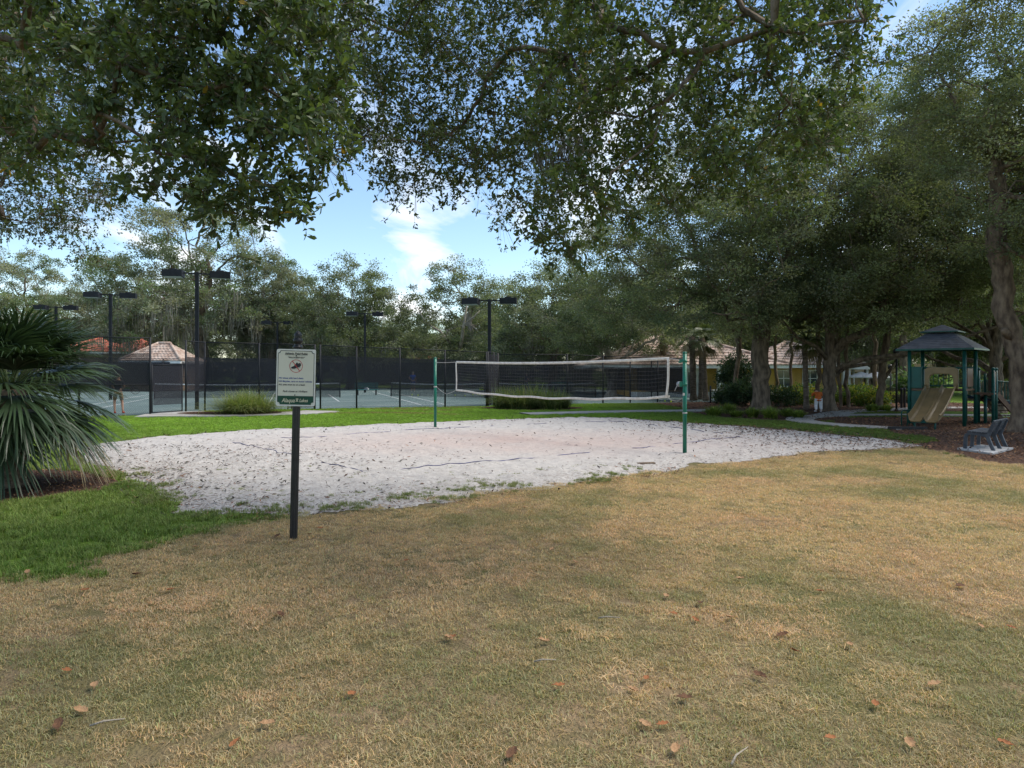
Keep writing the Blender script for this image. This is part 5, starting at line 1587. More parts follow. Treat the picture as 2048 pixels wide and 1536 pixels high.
# ================================================================== TENNIS COURT FENCES
def fence_run(name, pts, heights, label, screens=True, screen_z=(0.85, 2.45), mid=1.35, extra=None, thin=False, post_r=0.044, top_rail=True, bottom_clear=True):
    """posts at pts (ground), rails, chain link and windscreen panels; each post a part of its own"""
    base = Vector((*pts[0], 0))
    root = empty(name, base, 0, label, 'fence')
    P = [Vector((*p, 0)) - base for p in pts]
    for i, (p, h) in enumerate(zip(P, heights)):
        MB().tube([p + Vector((0, 0, -0.1)), p + Vector((0, 0, h))], post_r, 8).build('post', M['fence_black'], root, True)
    for i in range(len(P) - 1):
        a, b, ha, hb = P[i], P[i + 1], heights[i], heights[i + 1]
        if top_rail:
            MB().tube([a + Vector((0, 0, ha - 0.03)), b + Vector((0, 0, hb - 0.03))], 0.026, 6).build('top_rail', M['fence_black'], root, True)
        if mid and screens:
            MB().tube([a + Vector((0, 0, mid)), b + Vector((0, 0, mid))], 0.022, 6).build('middle_rail', M['fence_black'], root, True)
        d = (b - a); L = d.length; d = d / L
        nrm = Vector((d.y, -d.x, 0)) * 0.02
        def panel(nm, z0a, z0b, z1a, z1b, off, material, wav=0.0):
            mb = MB(); k = 8
            vs_ = []
            for j in range(k + 1):
                t = j / k; q = a + (b - a) * t + nrm * off
                w0 = wav * math.sin(t * PI) * 0.04 + wav * 0.015 * math.sin(t * 23 + i)
                vs_ += [tuple(q + Vector((0, 0, z0a + (z0b - z0a) * t + w0))), tuple(q + Vector((0, 0, z1a + (z1b - z1a) * t - wav * 0.02 * math.sin(t * PI))))]
            mb._add(vs_, [(2 * j, 2 * j + 2, 2 * j + 3, 2 * j + 1) for j in range(k)])
            o = mb.build(nm, material, root)
            uv = o.data.uv_layers.new(name='UVMap')
            for lp in o.data.loops:
                co = o.data.vertices[lp.vertex_index].co
                uv.data[lp.index].uv = ((co.xy - a.xy).length + i * 3.0, co.z)
            return o
        panel('chain_link', 0.03, 0.03, ha - 0.05, hb - 0.05, 0.0, M['chain'])
        if screens:
            r = (hb + ha) / 2 / 3.05
            panel('windscreen', screen_z[0] * ha / 3.05, screen_z[0] * hb / 3.05, screen_z[1] * ha / 3.05, screen_z[1] * hb / 3.05, 1.6, M['wind_thin' if thin else 'wind'], 1.0)
    return root
# side run towards the palm
A0 = (-15.9, 30.0); A1 = (-21.2, 27.4)
sideP = [A0] + [(A0[0] + (A1[0] - A0[0]) * t, A0[1] + (A1[1] - A0[1]) * t) for t in (0.45, 1.0, 1.6, 2.2)]
fence_run('court_fence', sideP, [3.42] * 5, 'black chain-link court fence running behind the fan palm', screen_z=(0.90, 2.42), thin=True)
# open gate leaf between the corner post and the next
gate = empty('court_gate', (*A0, 0), 0, 'narrow black chain-link gate at the corner of the courts', 'gate')
gd = Vector((-15.15 - A0[0], 31.6 - A0[1], 0)); gL = gd.length; gd /= gL
gate.rotation_euler = (0, 0, math.atan2(gd.y, gd.x))
for x in (0.09, gL - 0.14):
    MB().tube([(x, 0, 0.08), (x, 0, 2.22)], 0.028, 8).build('upright', M['fence_black'], gate, True)
for z in (0.10, 1.05, 2.20):
    MB().tube([(0.09, 0, z), (gL - 0.14, 0, z)], 0.024, 6).build('gate_rail', M['fence_black'], gate, True)
def uv_panel(name, x0, x1, z0, z1, y, material, parent):
    o = MB().face([(x0, y, z0), (x1, y, z0), (x1, y, z1), (x0, y, z1)]).build(name, material, parent)
    uv = o.data.uv_layers.new(name='UVMap')
    for lp in o.data.loops:
        co = o.data.vertices[lp.vertex_index].co; uv.data[lp.index].uv = (co.x, co.z)
    return o
uv_panel('chain_link', 0.1, gL - 0.15, 0.12, 2.18, 0.0, M['chain'], gate)
uv_panel('windscreen', 0.12, gL - 0.17, 0.42, 2.16, -0.03, M['wind'], gate)
MB().box(0.0, 0.07, -0.02, 0.02, 1.0, 1.06).build('latch', M['fence_black'], gate)
F0 = (-15.12, 31.65)
front = [F0, (-14.8, 32.9), (-12.35, 33.35), (-9.85, 34.1)]
fence_run('court_fence', front, [3.36, 3.34, 3.30, 3.26], 'black windscreened court fence behind the fountain grass', screen_z=(0.85, 2.36))
MB().tube([(0, 0, 0), (0, 0, 0.02)], 0.1, 8)
front2 = [(-9.6, 34.2), (-7.9, 34.7), (-5.83, 35.5), (-3.55, 36.2), (-1.38, 36.9)]
fence_run('court_fence', front2, [3.25, 3.18, 3.12, 3.05, 2.97], 'black windscreened court fence behind the far volleyball post', screen_z=(0.95, 2.55))
gate2 = empty('court_gate', (-11.2, 33.62, 0), math.atan2(0.6, 1.45), 'black court gate posts hidden behind the rules sign', 'gate')
for x in (0.15, 0.32, 1.4):
    MB().tube([(x, -0.12, -0.05), (x, -0.12, 2.3)], 0.03, 8).build('upright', M['fence_black'], gate2, True)
for z in (0.15, 1.2, 2.28):
    MB().tube([(0.15, -0.12, z), (1.4, -0.12, z)], 0.022, 6).build('gate_rail', M['fence_black'], gate2, True)
fence_run('court_fence', [(-1.30, 37.0), (-1.02, 37.9), (-0.82, 38.7)], [2.98, 2.96, 2.94], 'short return of court fence at the grass clumps', screen_z=(0.05, 2.92), mid=None)
right = [(-0.78, 38.8), (3.2, 39.6), (5.4, 40.5), (7.1, 41.0), (8.85, 41.5), (10.55, 42.0)]
fence_run('court_fence', right, [2.9, 2.9, 2.82, 2.76, 2.72, 2.66], 'black windscreened court fence seen through the volleyball net', screen_z=(0.80, 2.36))
back = [(-40 + 4.0 * i, 60.5 + 1.05 * i) for i in range(13)]
fence_run('court_fence', back, [3.0] * 13, 'dark windscreened fence along the far side of the courts', screen_z=(0.55, 2.75), post_r=0.045)
backr = [(10.6, 42.1), (9.6, 47), (8.6, 52), (7.6, 57), (6.6, 62), (5.6, 67)]
fence_run('court_fence', backr, [2.75] * 6, 'court fence running back beside the clubhouse', screen_z=(0.5, 2.4), post_r=0.045)
divide = [(-0.85, 39.0), (-2.6, 45.0), (-4.4, 51.0), (-6.2, 57.0)]
# (inside the courts: low divider between two courts)

# tennis nets
def tennis_net(a, b, label):
    a, b = Vector((*a, 0)), Vector((*b, 0)); d = b - a; L = d.length
    root = empty('tennis_net', a, math.atan2(d.y, d.x), label, 'tennis net')
    for x in (0, L):
        MB().tube([(x, 0, -0.05), (x, 0, 1.08)], 0.045, 10).build('net_post', M['fence_black'], root, True)
    k = 20; vs_ = []; tv = []
    for j in range(k + 1):
        t = j / k; z = 1.05 - 0.10 * math.sin(PI * t)
        vs_ += [(t * L, 0, 0.05), (t * L, 0, z - 0.03)]
        tv += [(t * L, -0.012, z - 0.06), (t * L, -0.012, z + 0.02), (t * L, 0.012, z + 0.02), (t * L, 0.012, z - 0.06)]
    mb = MB(); mb._add(vs_, [(2 * j, 2 * j + 2, 2 * j + 3, 2 * j + 1) for j in range(k)])
    o = mb.build('netting', M['tennis_mesh'], root)
    uv = o.data.uv_layers.new(name='UVMap')
    for lp in o.data.loops:
        co = o.data.vertices[lp.vertex_index].co; uv.data[lp.index].uv = (co.x, co.z)
    mb = MB(); mb._add(tv, [(4 * j + q, 4 * j + 4 + q, 4 * j + 4 + (q + 1) % 4, 4 * j + (q + 1) % 4) for j in range(k) for q in range(4)])
    mb.build('white_band', M['white_trim'], root)
    MB().box(L / 2 - 0.03, L / 2 + 0.03, -0.014, -0.008, 0.02, 0.93).build('centre_strap', M['white_trim'], root)
    return root
tennis_net((-24.2, 46.2), (-12.3, 48.8), 'tennis net with white band behind the fountain grass and sign')
tennis_net((-8.95, 50.5), (-1.87, 47.2), 'tennis net in front of the player in blue')
tennis_net((-1.05, 47.5), (6.0, 49.0), 'tennis net behind the fence corner')

# court light poles
def light_pole(x, y, h, rz, label, group='court lights'):
    root = empty('court_light_pole', (x, y, 0), rz, label, 'light pole', group)
    MB().box(-0.085, 0.085, -0.085, 0.085, -0.1, h).build('pole', M['fence_black'], root, bevel=0.012)
    for s in (-1, 1):
        MB().bar((s * 0.08, 0, h - 0.08), (s * 0.62, 0, h - 0.06 - 0.02 * (s > 0)), 0.05, 0.07).build('arm', M['fence_black'], root)
        m_ = Matrix.Translation((s * 1.08, 0, h - 0.12)) @ Matrix.Rotation(s * 0.10, 4, 'Z') @ Matrix.Rotation(0.06 * s, 4, 'X')
        hd = MB()
        hd.box(-0.47, 0.47, -0.26, 0.26, -0.16, 0.18, m_)
        ho = hd.build('lamp_head', M['fence_black'], root, bevel=0.01)
        MB().box(-0.42, 0.42, -0.23, 0.23, -0.175, -0.162, m_).build('lens', M['lens'], ho)
        MB().box(-0.16, 0.16, -0.10, 0.10, 0.181, 0.25, m_).build('ballast_box', M['fence_black'], ho)
    return root
M['lens'] = mat('lamp_lens', (0.34, 0.37, 0.35), (0.26, 0.29, 0.27), 0.3, 5, 3, 0, spec=0.4)
light_pole(*XY(394, 34.0), 6.85, 0.25, 'tall twin-head court light pole just inside the corner fence panel', None)
light_pole(*XY(979, 38.4), 5.95, -0.2, 'twin-head court light pole at the fence corner by the grass clumps', None)
GLP = 'twin-head court light poles'
LLP = ('twin-head court light pole in front of the pavilion roof', 'twin-head court light pole rising above the fan palm fronds', 'twin-head court light pole behind the rounded oak side of the courts, past the sign',
       'dim distant court light pole just beside the sign finial', 'distant court light pole among the bare pale limbs', 'slim court light pole above the grass clumps at the corner', 'court light pole before the forked pale trunk')
for LLi, (px, d, h, rz) in zip(LLP, ((221, 45, 7.0, 0.2), (112, 54, 7.0, 0.15), (730, 59, 6.9, 0.1), (555, 70, 6.9, 0.1), (918, 79, 6.8, 0.0), (1066, 72, 6.7, 0.0), (1249, 57, 6.3, 0.0))):
    light_pole(*XY(px, d), h, rz, LLi, GLP)

# court benches
def court_bench(x, y, rz, label):
    root = empty('court_bench', (x, y, 0), rz, label, 'bench')
    for i in range(3):
        MB().box(-0.9, 0.9, -0.22 + i * 0.16, -0.08 + i * 0.16, 0.42, 0.46).build('seat_slat', M['teal'], root, bevel=0.008)
    for i in range(3):
        MB().box(-0.9, 0.9, 0.26 + i * 0.02, 0.30 + i * 0.02, 0.54 + i * 0.15, 0.67 + i * 0.15).build('back_slat', M['teal'], root, bevel=0.008)
    for x_ in (-0.7, 0.7):
        mb = MB(); mb.bar((x_, -0.2, 0), (x_, -0.1, 0.42), 0.05); mb.bar((x_, 0.28, 0), (x_, 0.2, 0.42), 0.05); mb.bar((x_, -0.22, 0.40), (x_, 0.28, 0.40), 0.05, 0.04); mb.bar((x_, 0.24, 0.40), (x_, 0.325, 1.0), 0.05, 0.03)
        mb.build('leg_frame', M['fence_black'], root)
    return root
court_bench(*XY(734, 53), 0.35, 'teal bench with a white towel between two tennis courts')
tb = MB(); tb.prism([(-0.2, 0), (0.18, 0), (0.12, 0.10), (0.02, 0.16), (-0.12, 0.11)], -0.15, 0.15)
o = tb.build('towel', M['white_cloth'], None, bevel=0.02); o.location = (*XY(733, 52.9), 0.458); tag(o, 'crumpled white towel on the teal court bench', 'towel')
court_bench(*XY(1126, 56), 0.15, 'teal bench behind the fence near the oak with forked trunk')
for i, (px, py) in enumerate(((824, 791), (836, 792), (910, 792), (930, 793), (946, 791), (955, 790), (964, 793), (968, 792), (958, 791), (1330, 804), (1342, 805), (975, 795))):
    x, y = G(px, py)
    o = MB().lathe([(0.004, 0), (0.02, 0.005), (0.034, 0.018), (0.037, 0.035), (0.034, 0.052), (0.02, 0.066), (0.004, 0.07)], 8, (0, 0, 0)).build('tennis_ball', M['ball'], None, True)
    o.location = (x, y, 0.009)
    o.scale = (1.4, 1.4, 1.4)
    tag(o, 'yellow tennis ball lying on the court by the fence', 'ball', 'balls on the tennis court')
hb = empty('ball_basket', (*XY(964, 49.5), 0), 0.4, 'wire ball basket standing near the tennis net end', 'basket')
mb = MB()
for k in range(10):
    a = 2 * PI * k / 10; mb.bar((0.16 * math.cos(a), 0.16 * math.sin(a), 0.5), (0.2 * math.cos(a), 0.2 * math.sin(a), 0.85), 0.02)
mb.build('wire_cage', M['steel'], hb)
MB().lathe([(0.15, 0.5), (0.18, 0.52), (0.19, 0.68), (0.1, 0.74), (0.02, 0.76)], 10).build('ball_heap', M['ball'], hb, True)
for sx_ in (-1, 1):
    for sy_ in (-1, 1):
        MB().bar((0.13 * sx_, 0.13 * sy_, 0.52), (0.2 * sx_, 0.2 * sy_, 0), 0.02).build('leg', M['steel'], hb)

# ================================================================== PEOPLE
def person(loc, face, height, label, top, bottom, hair, pose='stand', long_leg=False, shoe='white_cloth', sleeve=True, drop=0.0):
    root = empty('person', loc, face, label, 'person')
    s = height / 1.75
    J = dict(pel=(0, 0, 0.96), sp=(0, 0.0, 1.16), ch=(0, 0, 1.38), nk=(0, 0.0, 1.50), hd=(0, -0.01, 1.58), ht=(0, -0.015, 1.70))
    for sd, nm in ((-1, 'l'), (1, 'r')):
        J['sh' + nm] = (0.17 * sd, 0, 1.42)
        J['el' + nm] = (0.24 * sd, 0.03, 1.15); J['wr' + nm] = (0.25 * sd, -0.06, 0.92); J['pm' + nm] = (0.25 * sd, -0.09, 0.85)
        J['hp' + nm] = (0.09 * sd, 0, 0.90); J['kn' + nm] = (0.11 * sd, -0.03, 0.50); J['an' + nm] = (0.12 * sd, 0.03, 0.09); J['to' + nm] = (0.13 * sd, -0.13, 0.035)
    if pose == 'hip':
        J['elr'] = (0.36, 0.05, 1.22); J['wrr'] = (0.22, -0.08, 1.06); J['pmr'] = (0.17, -0.12, 1.03)
    if pose == 'racket':
        for nm, sd in (('l', -1), ('r', 1)):
            J['el' + nm] = (0.24 * sd, -0.10, 1.18); J['wr' + nm] = (0.14 * sd, -0.30, 1.08); J['pm' + nm] = (0.08 * sd, -0.36, 1.06)
        J['knl'] = (-0.15, -0.08, 0.50); J['anl'] = (-0.20, 0.06, 0.09); J['tol'] = (-0.22, -0.1, 0.035); J['knr'] = (0.15, -0.05, 0.50)
    if pose == 'bend':
        J.update(sp=(0, -0.06, 1.13), ch=(0, -0.16, 1.32), nk=(0, -0.24, 1.42), hd=(0, -0.31, 1.46), ht=(0, -0.38, 1.54))
        for nm, sd in (('l', -1), ('r', 1)):
            J['sh' + nm] = (0.17 * sd, -0.17, 1.35); J['el' + nm] = (0.22 * sd, -0.24, 1.10); J['wr' + nm] = (0.16 * sd, -0.38, 0.95); J['pm' + nm] = (0.14 * sd, -0.43, 0.90)
    J = {k: Vector(v) * s for k, v in J.items()}
    def skin(name, material, vr, edges, parent, sub=2):
        keys = list(vr)
        me = bpy.data.meshes.new(name)
        me.from_pydata([tuple(v[0]) for v in vr.values()], [(keys.index(a), keys.index(b)) for a, b in edges], [])
        o = link(name, me, material, parent)
        mo = o.modifiers.new('skin', 'SKIN'); mo.use_smooth_shade = True
        for i, k in enumerate(keys):
            r = vr[k][1] * s
            me.skin_vertices[0].data[i].radius = (r, r * (vr[k][2] if len(vr[k]) > 2 else 1.0))
            me.skin_vertices[0].data[i].use_root = (i == 0)
        sb = o.modifiers.new('sub', 'SUBSURF'); sb.levels = sub; sb.render_levels = sub
        return o
    B = {'pel': (J['pel'], .12, .8), 'sp': (J['sp'], .12, .75), 'ch': (J['ch'], .14, .75), 'nk': (J['nk'], .055), 'hd': (J['hd'], .082), 'ht': (J['ht'], .07)}
    E = [('pel', 'sp'), ('sp', 'ch'), ('ch', 'nk'), ('nk', 'hd'), ('hd', 'ht')]
    for nm in 'lr':
        B.update({'sh' + nm: (J['sh' + nm], .058), 'el' + nm: (J['el' + nm], .042), 'wr' + nm: (J['wr' + nm], .028), 'pm' + nm: (J['pm' + nm], .034, .6),
                  'hp' + nm: (J['hp' + nm], .088), 'kn' + nm: (J['kn' + nm], .058), 'an' + nm: (J['an' + nm], .038), 'to' + nm: (J['to' + nm], .032)})
        E += [('ch', 'sh' + nm), ('sh' + nm, 'el' + nm), ('el' + nm, 'wr' + nm), ('wr' + nm, 'pm' + nm), ('pel', 'hp' + nm), ('hp' + nm, 'kn' + nm), ('kn' + nm, 'an' + nm), ('an' + nm, 'to' + nm)]
        d = (J['pm' + nm] - J['wr' + nm]).normalized(); c = d.cross(Vector((0, 0, 1)) if abs(d.z) < 0.8 else Vector((0, 1, 0))).normalized()
        for f, (off, ln) in enumerate(((-.026, .058), (-.009, .072), (.009, .068), (.024, .052))):
            p = J['pm' + nm] + c * off * s + d * 0.03 * s
            B[f'f{nm}{f}'] = (p, .0095); B[f'g{nm}{f}'] = (p + d * ln * s - c.cross(d) * 0.012 * s, .008)
            E += [('pm' + nm, f'f{nm}{f}'), (f'f{nm}{f}', f'g{nm}{f}')]
        B['t' + nm] = (J['wr' + nm] + d * .04 * s - c * .05 * s, .010); E.append(('wr' + nm, 't' + nm))
    skin('body', M['skin'], B, E, root)
    C = {'pel': (J['pel'] + Vector((0, 0, .02 - drop)) * s, .145 + drop * .25, .9), 'sp': (J['sp'], .142, .8), 'ch': (J['ch'], .158, .8), 'top': (J['ch'] + (J['nk'] - J['ch']) * .62, .095)}
    EC = [('pel', 'sp'), ('sp', 'ch'), ('ch', 'top')]
    for nm in 'lr':
        C['sh' + nm] = (J['sh' + nm], .082); C['ua' + nm] = (J['sh' + nm].lerp(J['el' + nm], .62 if sleeve else 1.0), .068)
        EC += [('ch', 'sh' + nm), ('sh' + nm, 'ua' + nm)]
    skin('shirt', M[top], C, EC, root)
    D = {'pel': (J['pel'] + Vector((0, 0, .03)) * s, .135, .85)}; ED = []
    for nm in 'lr':
        D['hp' + nm] = (J['hp' + nm], .105); ED.append(('pel', 'hp' + nm))
        D['kn' + nm] = (J['kn' + nm] + Vector((0, 0, .06)) * s, .085); ED.append(('hp' + nm, 'kn' + nm))
        if long_leg:
            D['an' + nm] = (J['an' + nm] + Vector((0, 0, .04)) * s, .06); ED.append(('kn' + nm, 'an' + nm))
    skin('trousers' if long_leg else 'shorts', M[bottom], D, ED, root)
    hp = J['ht']; q = (J['ht'] - J['hd']).normalized()
    hm = MB(); prof = [(.088, -.055), (.096, -.02), (.094, .02), (.075, .06), (.04, .085), (.005, .092)]
    hm.lathe([(r * s, z * s) for r, z in prof], 14)
    ho = hm.build('hair', M[hair], root, True); ho.location = hp + Vector((0, .012, -.02)) * s
    fc = J['hd'] + (J['ht'] - J['hd']) * 0.35 + Vector((0, -.082, 0)) * s
    MB().lathe([(.013 * s, 0), (.010 * s, .02 * s), (.002 * s, .035 * s)], 6, tuple(fc - Vector((0, .004, .02)) * s)).build('nose', M['skin'], root, True)
    for sd, nm in ((-1, 'l'), (1, 'r')):
        MB().lathe([(.004 * s, 0), (.009 * s, .006 * s), (.004 * s, .012 * s)], 6, tuple(fc + Vector((.032 * sd, -.002, .012)) * s)).build('eye', M['black_cloth'], root, True)
        MB().lathe([(.004 * s, -.03 * s), (.014 * s, -.01 * s), (.014 * s, .015 * s), (.003 * s, .03 * s)], 6, tuple(fc + Vector((.088 * sd, .085, 0)) * s)).build('ear', M['skin'], root, True)
        f = MB(); a = J['an' + nm]; t = J['to' + nm]
        f.tube([(a.x, a.y + .035 * s, .045 * s), (a.x, a.y, .052 * s), ((a.x + t.x) / 2, (a.y + t.y) / 2, .045 * s), (t.x, t.y, .034 * s), (t.x, t.y - .02 * s, .03 * s)], [.03 * s, .045 * s, .044 * s, .042 * s, .022 * s], 8)
        f.build('shoe', M[shoe], root, True)
    return root
px_, py_ = XY(236, 31.0)
mp = person((px_, py_, 0.012), R(200), 1.78, 'tennis player in black shirt and khaki shorts behind the palm fronds', 'black_cloth', 'khaki_cloth', 'hair', 'racket', shoe='red_shoe')
rk = empty('tennis_racket', (px_ + 0.30, py_ + 0.28, 0.98), R(20), 'dark tennis racket held by the player in black', 'racket')
mb = MB(); mb.tube([(-0.22, 0, 0.03), (0.16, 0, 0.02)], 0.016, 8); mb.build('handle', M['fence_black'], rk, True)
mb = MB(); mb.tube([(0.30 + 0.16 * math.cos(a), 0.0, 0.02 + 0.125 * math.sin(a)) for a in np.linspace(0, 2 * PI, 24)], 0.011, 6, False); mb.build('hoop', M['fence_black'], rk, True)
mb = MB()
for k in range(-4, 5):
    z = k * 0.025; w = 0.16 * math.sqrt(max(0, 1 - (z / 0.125) ** 2)); mb.bar((0.30 - w, 0, 0.02 + z), (0.30 + w, 0, 0.02 + z), 0.003)
    x = k * 0.032; h = 0.125 * math.sqrt(max(0, 1 - (x / 0.16) ** 2)); mb.bar((0.30 + x, 0.003, 0.02 - h), (0.30 + x, 0.003, 0.02 + h), 0.003)
mb.build('strings', M['white_cloth'], rk)
person((*XY(826, 61), 0.012), R(185), 1.78, 'tennis player in a blue shirt with hand on hip seen from behind', 'blue_cloth', 'blue_cloth', 'grey_hair', 'hip')
person((*XY(1053, 58), 0.012), R(100), 1.70, 'tennis player in navy by the fence behind the grass clumps', 'navy_cloth', 'navy_cloth', 'grey_hair', 'racket')
cx_, cy_ = XY(1637, 32.2)
person((cx_, cy_, 0.01), R(178), 1.24, 'small person in an orange top and white trousers beside an oak trunk', 'orange_cloth', 'white_cloth', 'hair', 'bend', long_leg=True, drop=0.26, sleeve=False).scale = (1.4, 1.2, 0.92)

# ================================================================== PLAYGROUND
PGX, PGY = 15.86, 25.15
pg = empty('playground_tower', (PGX, PGY, 0), R(45), 'green playground tower with slate two-tier roof and tan double slide', 'playground')
h_ = 0.86                                        # half side of the square deck
DK = 1.30
def post(x, y, z1, r=0.06, cap=True, parent=pg):
    o = MB().tube([(x, y, -0.15), (x, y, z1)], r, 12).build('post', M['play_green'], parent, True)
    if cap: MB().lathe([(r + .012, 0), (r + .016, .03), (r * .7, .07), (.01, .085)], 12, (x, y, z1 - .005)).build('post_cap', M['play_green'], o, True)
    return o
for x, y in ((-h_, -h_), (h_, -h_), (h_, h_), (-h_, h_)):
    post(x, y, 2.78, 0.062, False)
MB().box(-h_ + .02, h_ - .02, -h_ + .02, h_ - .02, DK - .07, DK).build('deck', M['play_brown'], pg, bevel=0.01)
# local -x-y corner looks at the camera; front-left face is x = -h_
# two-tier roof
e = 1.20
rf = MB()
def frustum(mb, a, z0, b, z1):
    mb._add([(-a, -a, z0), (a, -a, z0), (a, a, z0), (-a, a, z0), (-b, -b, z1), (b, -b, z1), (b, b, z1), (-b, b, z1)],
            [(0, 1, 5, 4), (1, 2, 6, 5), (2, 3, 7, 6), (3, 0, 4, 7), (4, 5, 6, 7), (3, 2, 1, 0)])
frustum(rf, e, 2.74, 0.40, 3.32)
roof = rf.build('roof', M['play_roof'], pg)
nrow = 9
for sidx in range(4):                         # shingle courses on each slope, proud of the slope
    rot = Matrix.Rotation(sidx * PI / 2, 4, 'Z')
    for r_ in range(nrow):
        t0, t1 = r_ / nrow, (r_ + 1.06) / nrow
        a0, a1 = e + (0.40 - e) * t0 + .012, e + (0.40 - e) * min(t1, 1) + .002
        z0, z1 = 2.74 + 0.58 * t0, 2.74 + 0.58 * min(t1, 1)
        mb = MB()
        P = [(-a0, -a0, z0 + .018), (a0, -a0, z0 + .018), (a1, -a1, z1 + .012), (-a1, -a1, z1 + .012), (-a0, -a0 + .004, z0 - .004), (a0, -a0 + .004, z0 - .004)]
        mb._add([tuple(rot @ Vector(q)) for q in P], [(0, 1, 2, 3), (4, 5, 1, 0)])
        mb.build('shingle_course', M['play_roof'], roof)
mb = MB()
for sidx in range(4):
    rot = Matrix.Rotation(sidx * PI / 2, 4, 'Z')
    mb.box(-e - .02, e + .02, -e - .025, -e + .02, 2.69, 2.745, rot)
mb.build('eave_trim', M['play_green'], roof)
mb = MB()
for x, y in ((-.34, -.34), (.34, -.34), (.34, .34), (-.34, .34)): mb.box(x - .025, x + .025, y - .025, y + .025, 3.26, 3.40)
mb.build('lantern_post', M['play_green'], roof)
mb = MB(); frustum(mb, 0.58, 3.38, 0.04, 3.64); mb.build('upper_roof', M['play_roof'], roof)
mb = MB()
for sidx in range(4): mb.box(-.59, .59, -.60, -.57, 3.355, 3.39, Matrix.Rotation(sidx * PI / 2, 4, 'Z'))
mb.build('upper_trim', M['play_green'], roof)
# panels
def pk_panel(x0, y0, x1, y1, z0, z1, material, name='panel', th=0.03):
    a, b = Vector((x0, y0, 0)), Vector((x1, y1, 0)); d = (b - a).normalized(); nn = Vector((-d.y, d.x, 0)) * th / 2
    mb = MB(); mb._add([tuple(a - nn + Vector((0, 0, z0))), tuple(b - nn + Vector((0, 0, z0))), tuple(b + nn + Vector((0, 0, z0))), tuple(a + nn + Vector((0, 0, z0))),
                        tuple(a - nn + Vector((0, 0, z1))), tuple(b - nn + Vector((0, 0, z1))), tuple(b + nn + Vector((0, 0, z1))), tuple(a + nn + Vector((0, 0, z1)))],
                       [(3, 2, 1, 0), (4, 5, 6, 7), (0, 1, 5, 4), (1, 2, 6, 5), (2, 3, 7, 6), (3, 0, 4, 7)])
    return mb.build(name, material, pg, bevel=0.008)
pk_panel(-h_, h_ - .06, -h_, 0.22, 0.05, DK - .08, M['play_green'])
pk_panel(-h_, h_ - .06, -h_, 0.46, DK + .02, DK + .80, M['play_green'])
pk_panel(-h_ + .06, h_, h_ - .06, h_, DK + .05, DK + .12, M['play_green'], 'rail', .05)
pk_panel(-h_ + .06, h_, h_ - .06, h_, DK + .72, DK + .80, M['play_green'], 'rail', .05)
for k in range(9):
    x = -h_ + .2 + k * .165
    MB().tube([(x, h_, DK + .08), (x, h_, DK + .74)], .012, 6).build('baluster', M['play_green'], pg)
for k in range(9):
    y = -h_ + .2 + k * .165
    MB().tube([(h_, y, DK + .08), (h_, y, DK + .74)], .012, 6).build('baluster', M['play_green'], pg)
pk_panel(h_, -h_ + .06, h_, h_ - .06, DK + .72, DK + .80, M['play_green'], 'rail', .05)
pk_panel(h_, -h_ + .06, h_, h_ - .06, DK + .05, DK + .11, M['play_green'], 'rail', .05)
pk_panel(-.45, -h_, .40, -h_, DK + .08, DK + .74, M['play_brown'])
# slide: two chutes leaving through the x = -h_ face
sl = []
NS = 22
for i in range(NS + 1):
    t = i / NS
    x = -h_ - .02 - 2.38 * t
    z = DK + .02 - (DK - .24) * (t - 0.09 * math.sin(2 * PI * t) * 0.9) if t < 1 else .26
    z = .27 + (DK + .02 - .27) * (1 - (3 * t ** 1.55 - 2 * t ** 2.35) if False else (1 - t) ** 1.6 * (1 + .35 * t))
    sl.append((x, z))
prof = [(-.49, .23), (-.455, .25), (-.43, .06), (-.37, .0), (-.10, 0), (-.05, .05), (0, .15), (.05, .05), (.10, 0), (.37, .0), (.43, .06), (.455, .25), (.49, .23)]
yc = -.18
mb = MB(); vs_, fs_ = [], []
nP = len(prof)
for x, z in sl:
    for w, hgt in prof:
        vs_.append((x, yc + w, z + hgt))
for x, z in sl:
    for w, hgt in prof:
        vs_.append((x + .012, yc + w * .985, z + hgt - .035))
for i in range(NS):
    for k in range(nP - 1):
        a = i * nP + k
        fs_.append((a, a + nP, a + nP + 1, a + 1))
        b = a + (NS + 1) * nP
        fs_.append((b, b + 1, b + nP + 1, b + nP))
off = (NS + 1) * nP
for k in range(nP - 1):
    fs_.append((k, k + 1, off + k + 1, off + k)); a = NS * nP + k; fs_.append((a, off + a, off + a + 1, a + 1))
for i in range(NS):
    a = i * nP; fs_.append((a, off + a, off + a + nP, a + nP)); a = i * nP + nP - 1; fs_.append((a, a + nP, off + a + nP, off + a))
mb._add(vs_, fs_)
slide = mb.build('slide', M['slide_tan'], pg)
for yq in (yc - .3, yc + .3):
    MB().tube([(-h_ - 2.2, yq, -.1), (-h_ - 2.2, yq, .30)], .03, 8).build('slide_leg', M['play_green'], slide, True)
hood = []
oo = [(-.66, 0), (-.66, .80), (.60, .80), (.66, .70), (.66, 0)]
ii = [(-.38, 0), (-.38, .36), (-.33, .48), (-.22, .54), (.22, .54), (.33, .48), (.38, .36), (.38, 0)]
mb = MB()
ring_o = [(-.52, 0), (-.52, .40), (-.52, .70), (-.40, .78), (.40, .78), (.52, .70), (.52, .40), (.52, 0)]
vs_ = [(-h_ - .02, yc + y, DK + z) for y, z in ring_o] + [(-h_ - .02, yc + y, DK + z) for y, z in ii] + [(-h_ - .16, yc + y, DK + z) for y, z in ring_o] + [(-h_ - .16, yc + y, DK + z) for y, z in ii]
fs_ = []
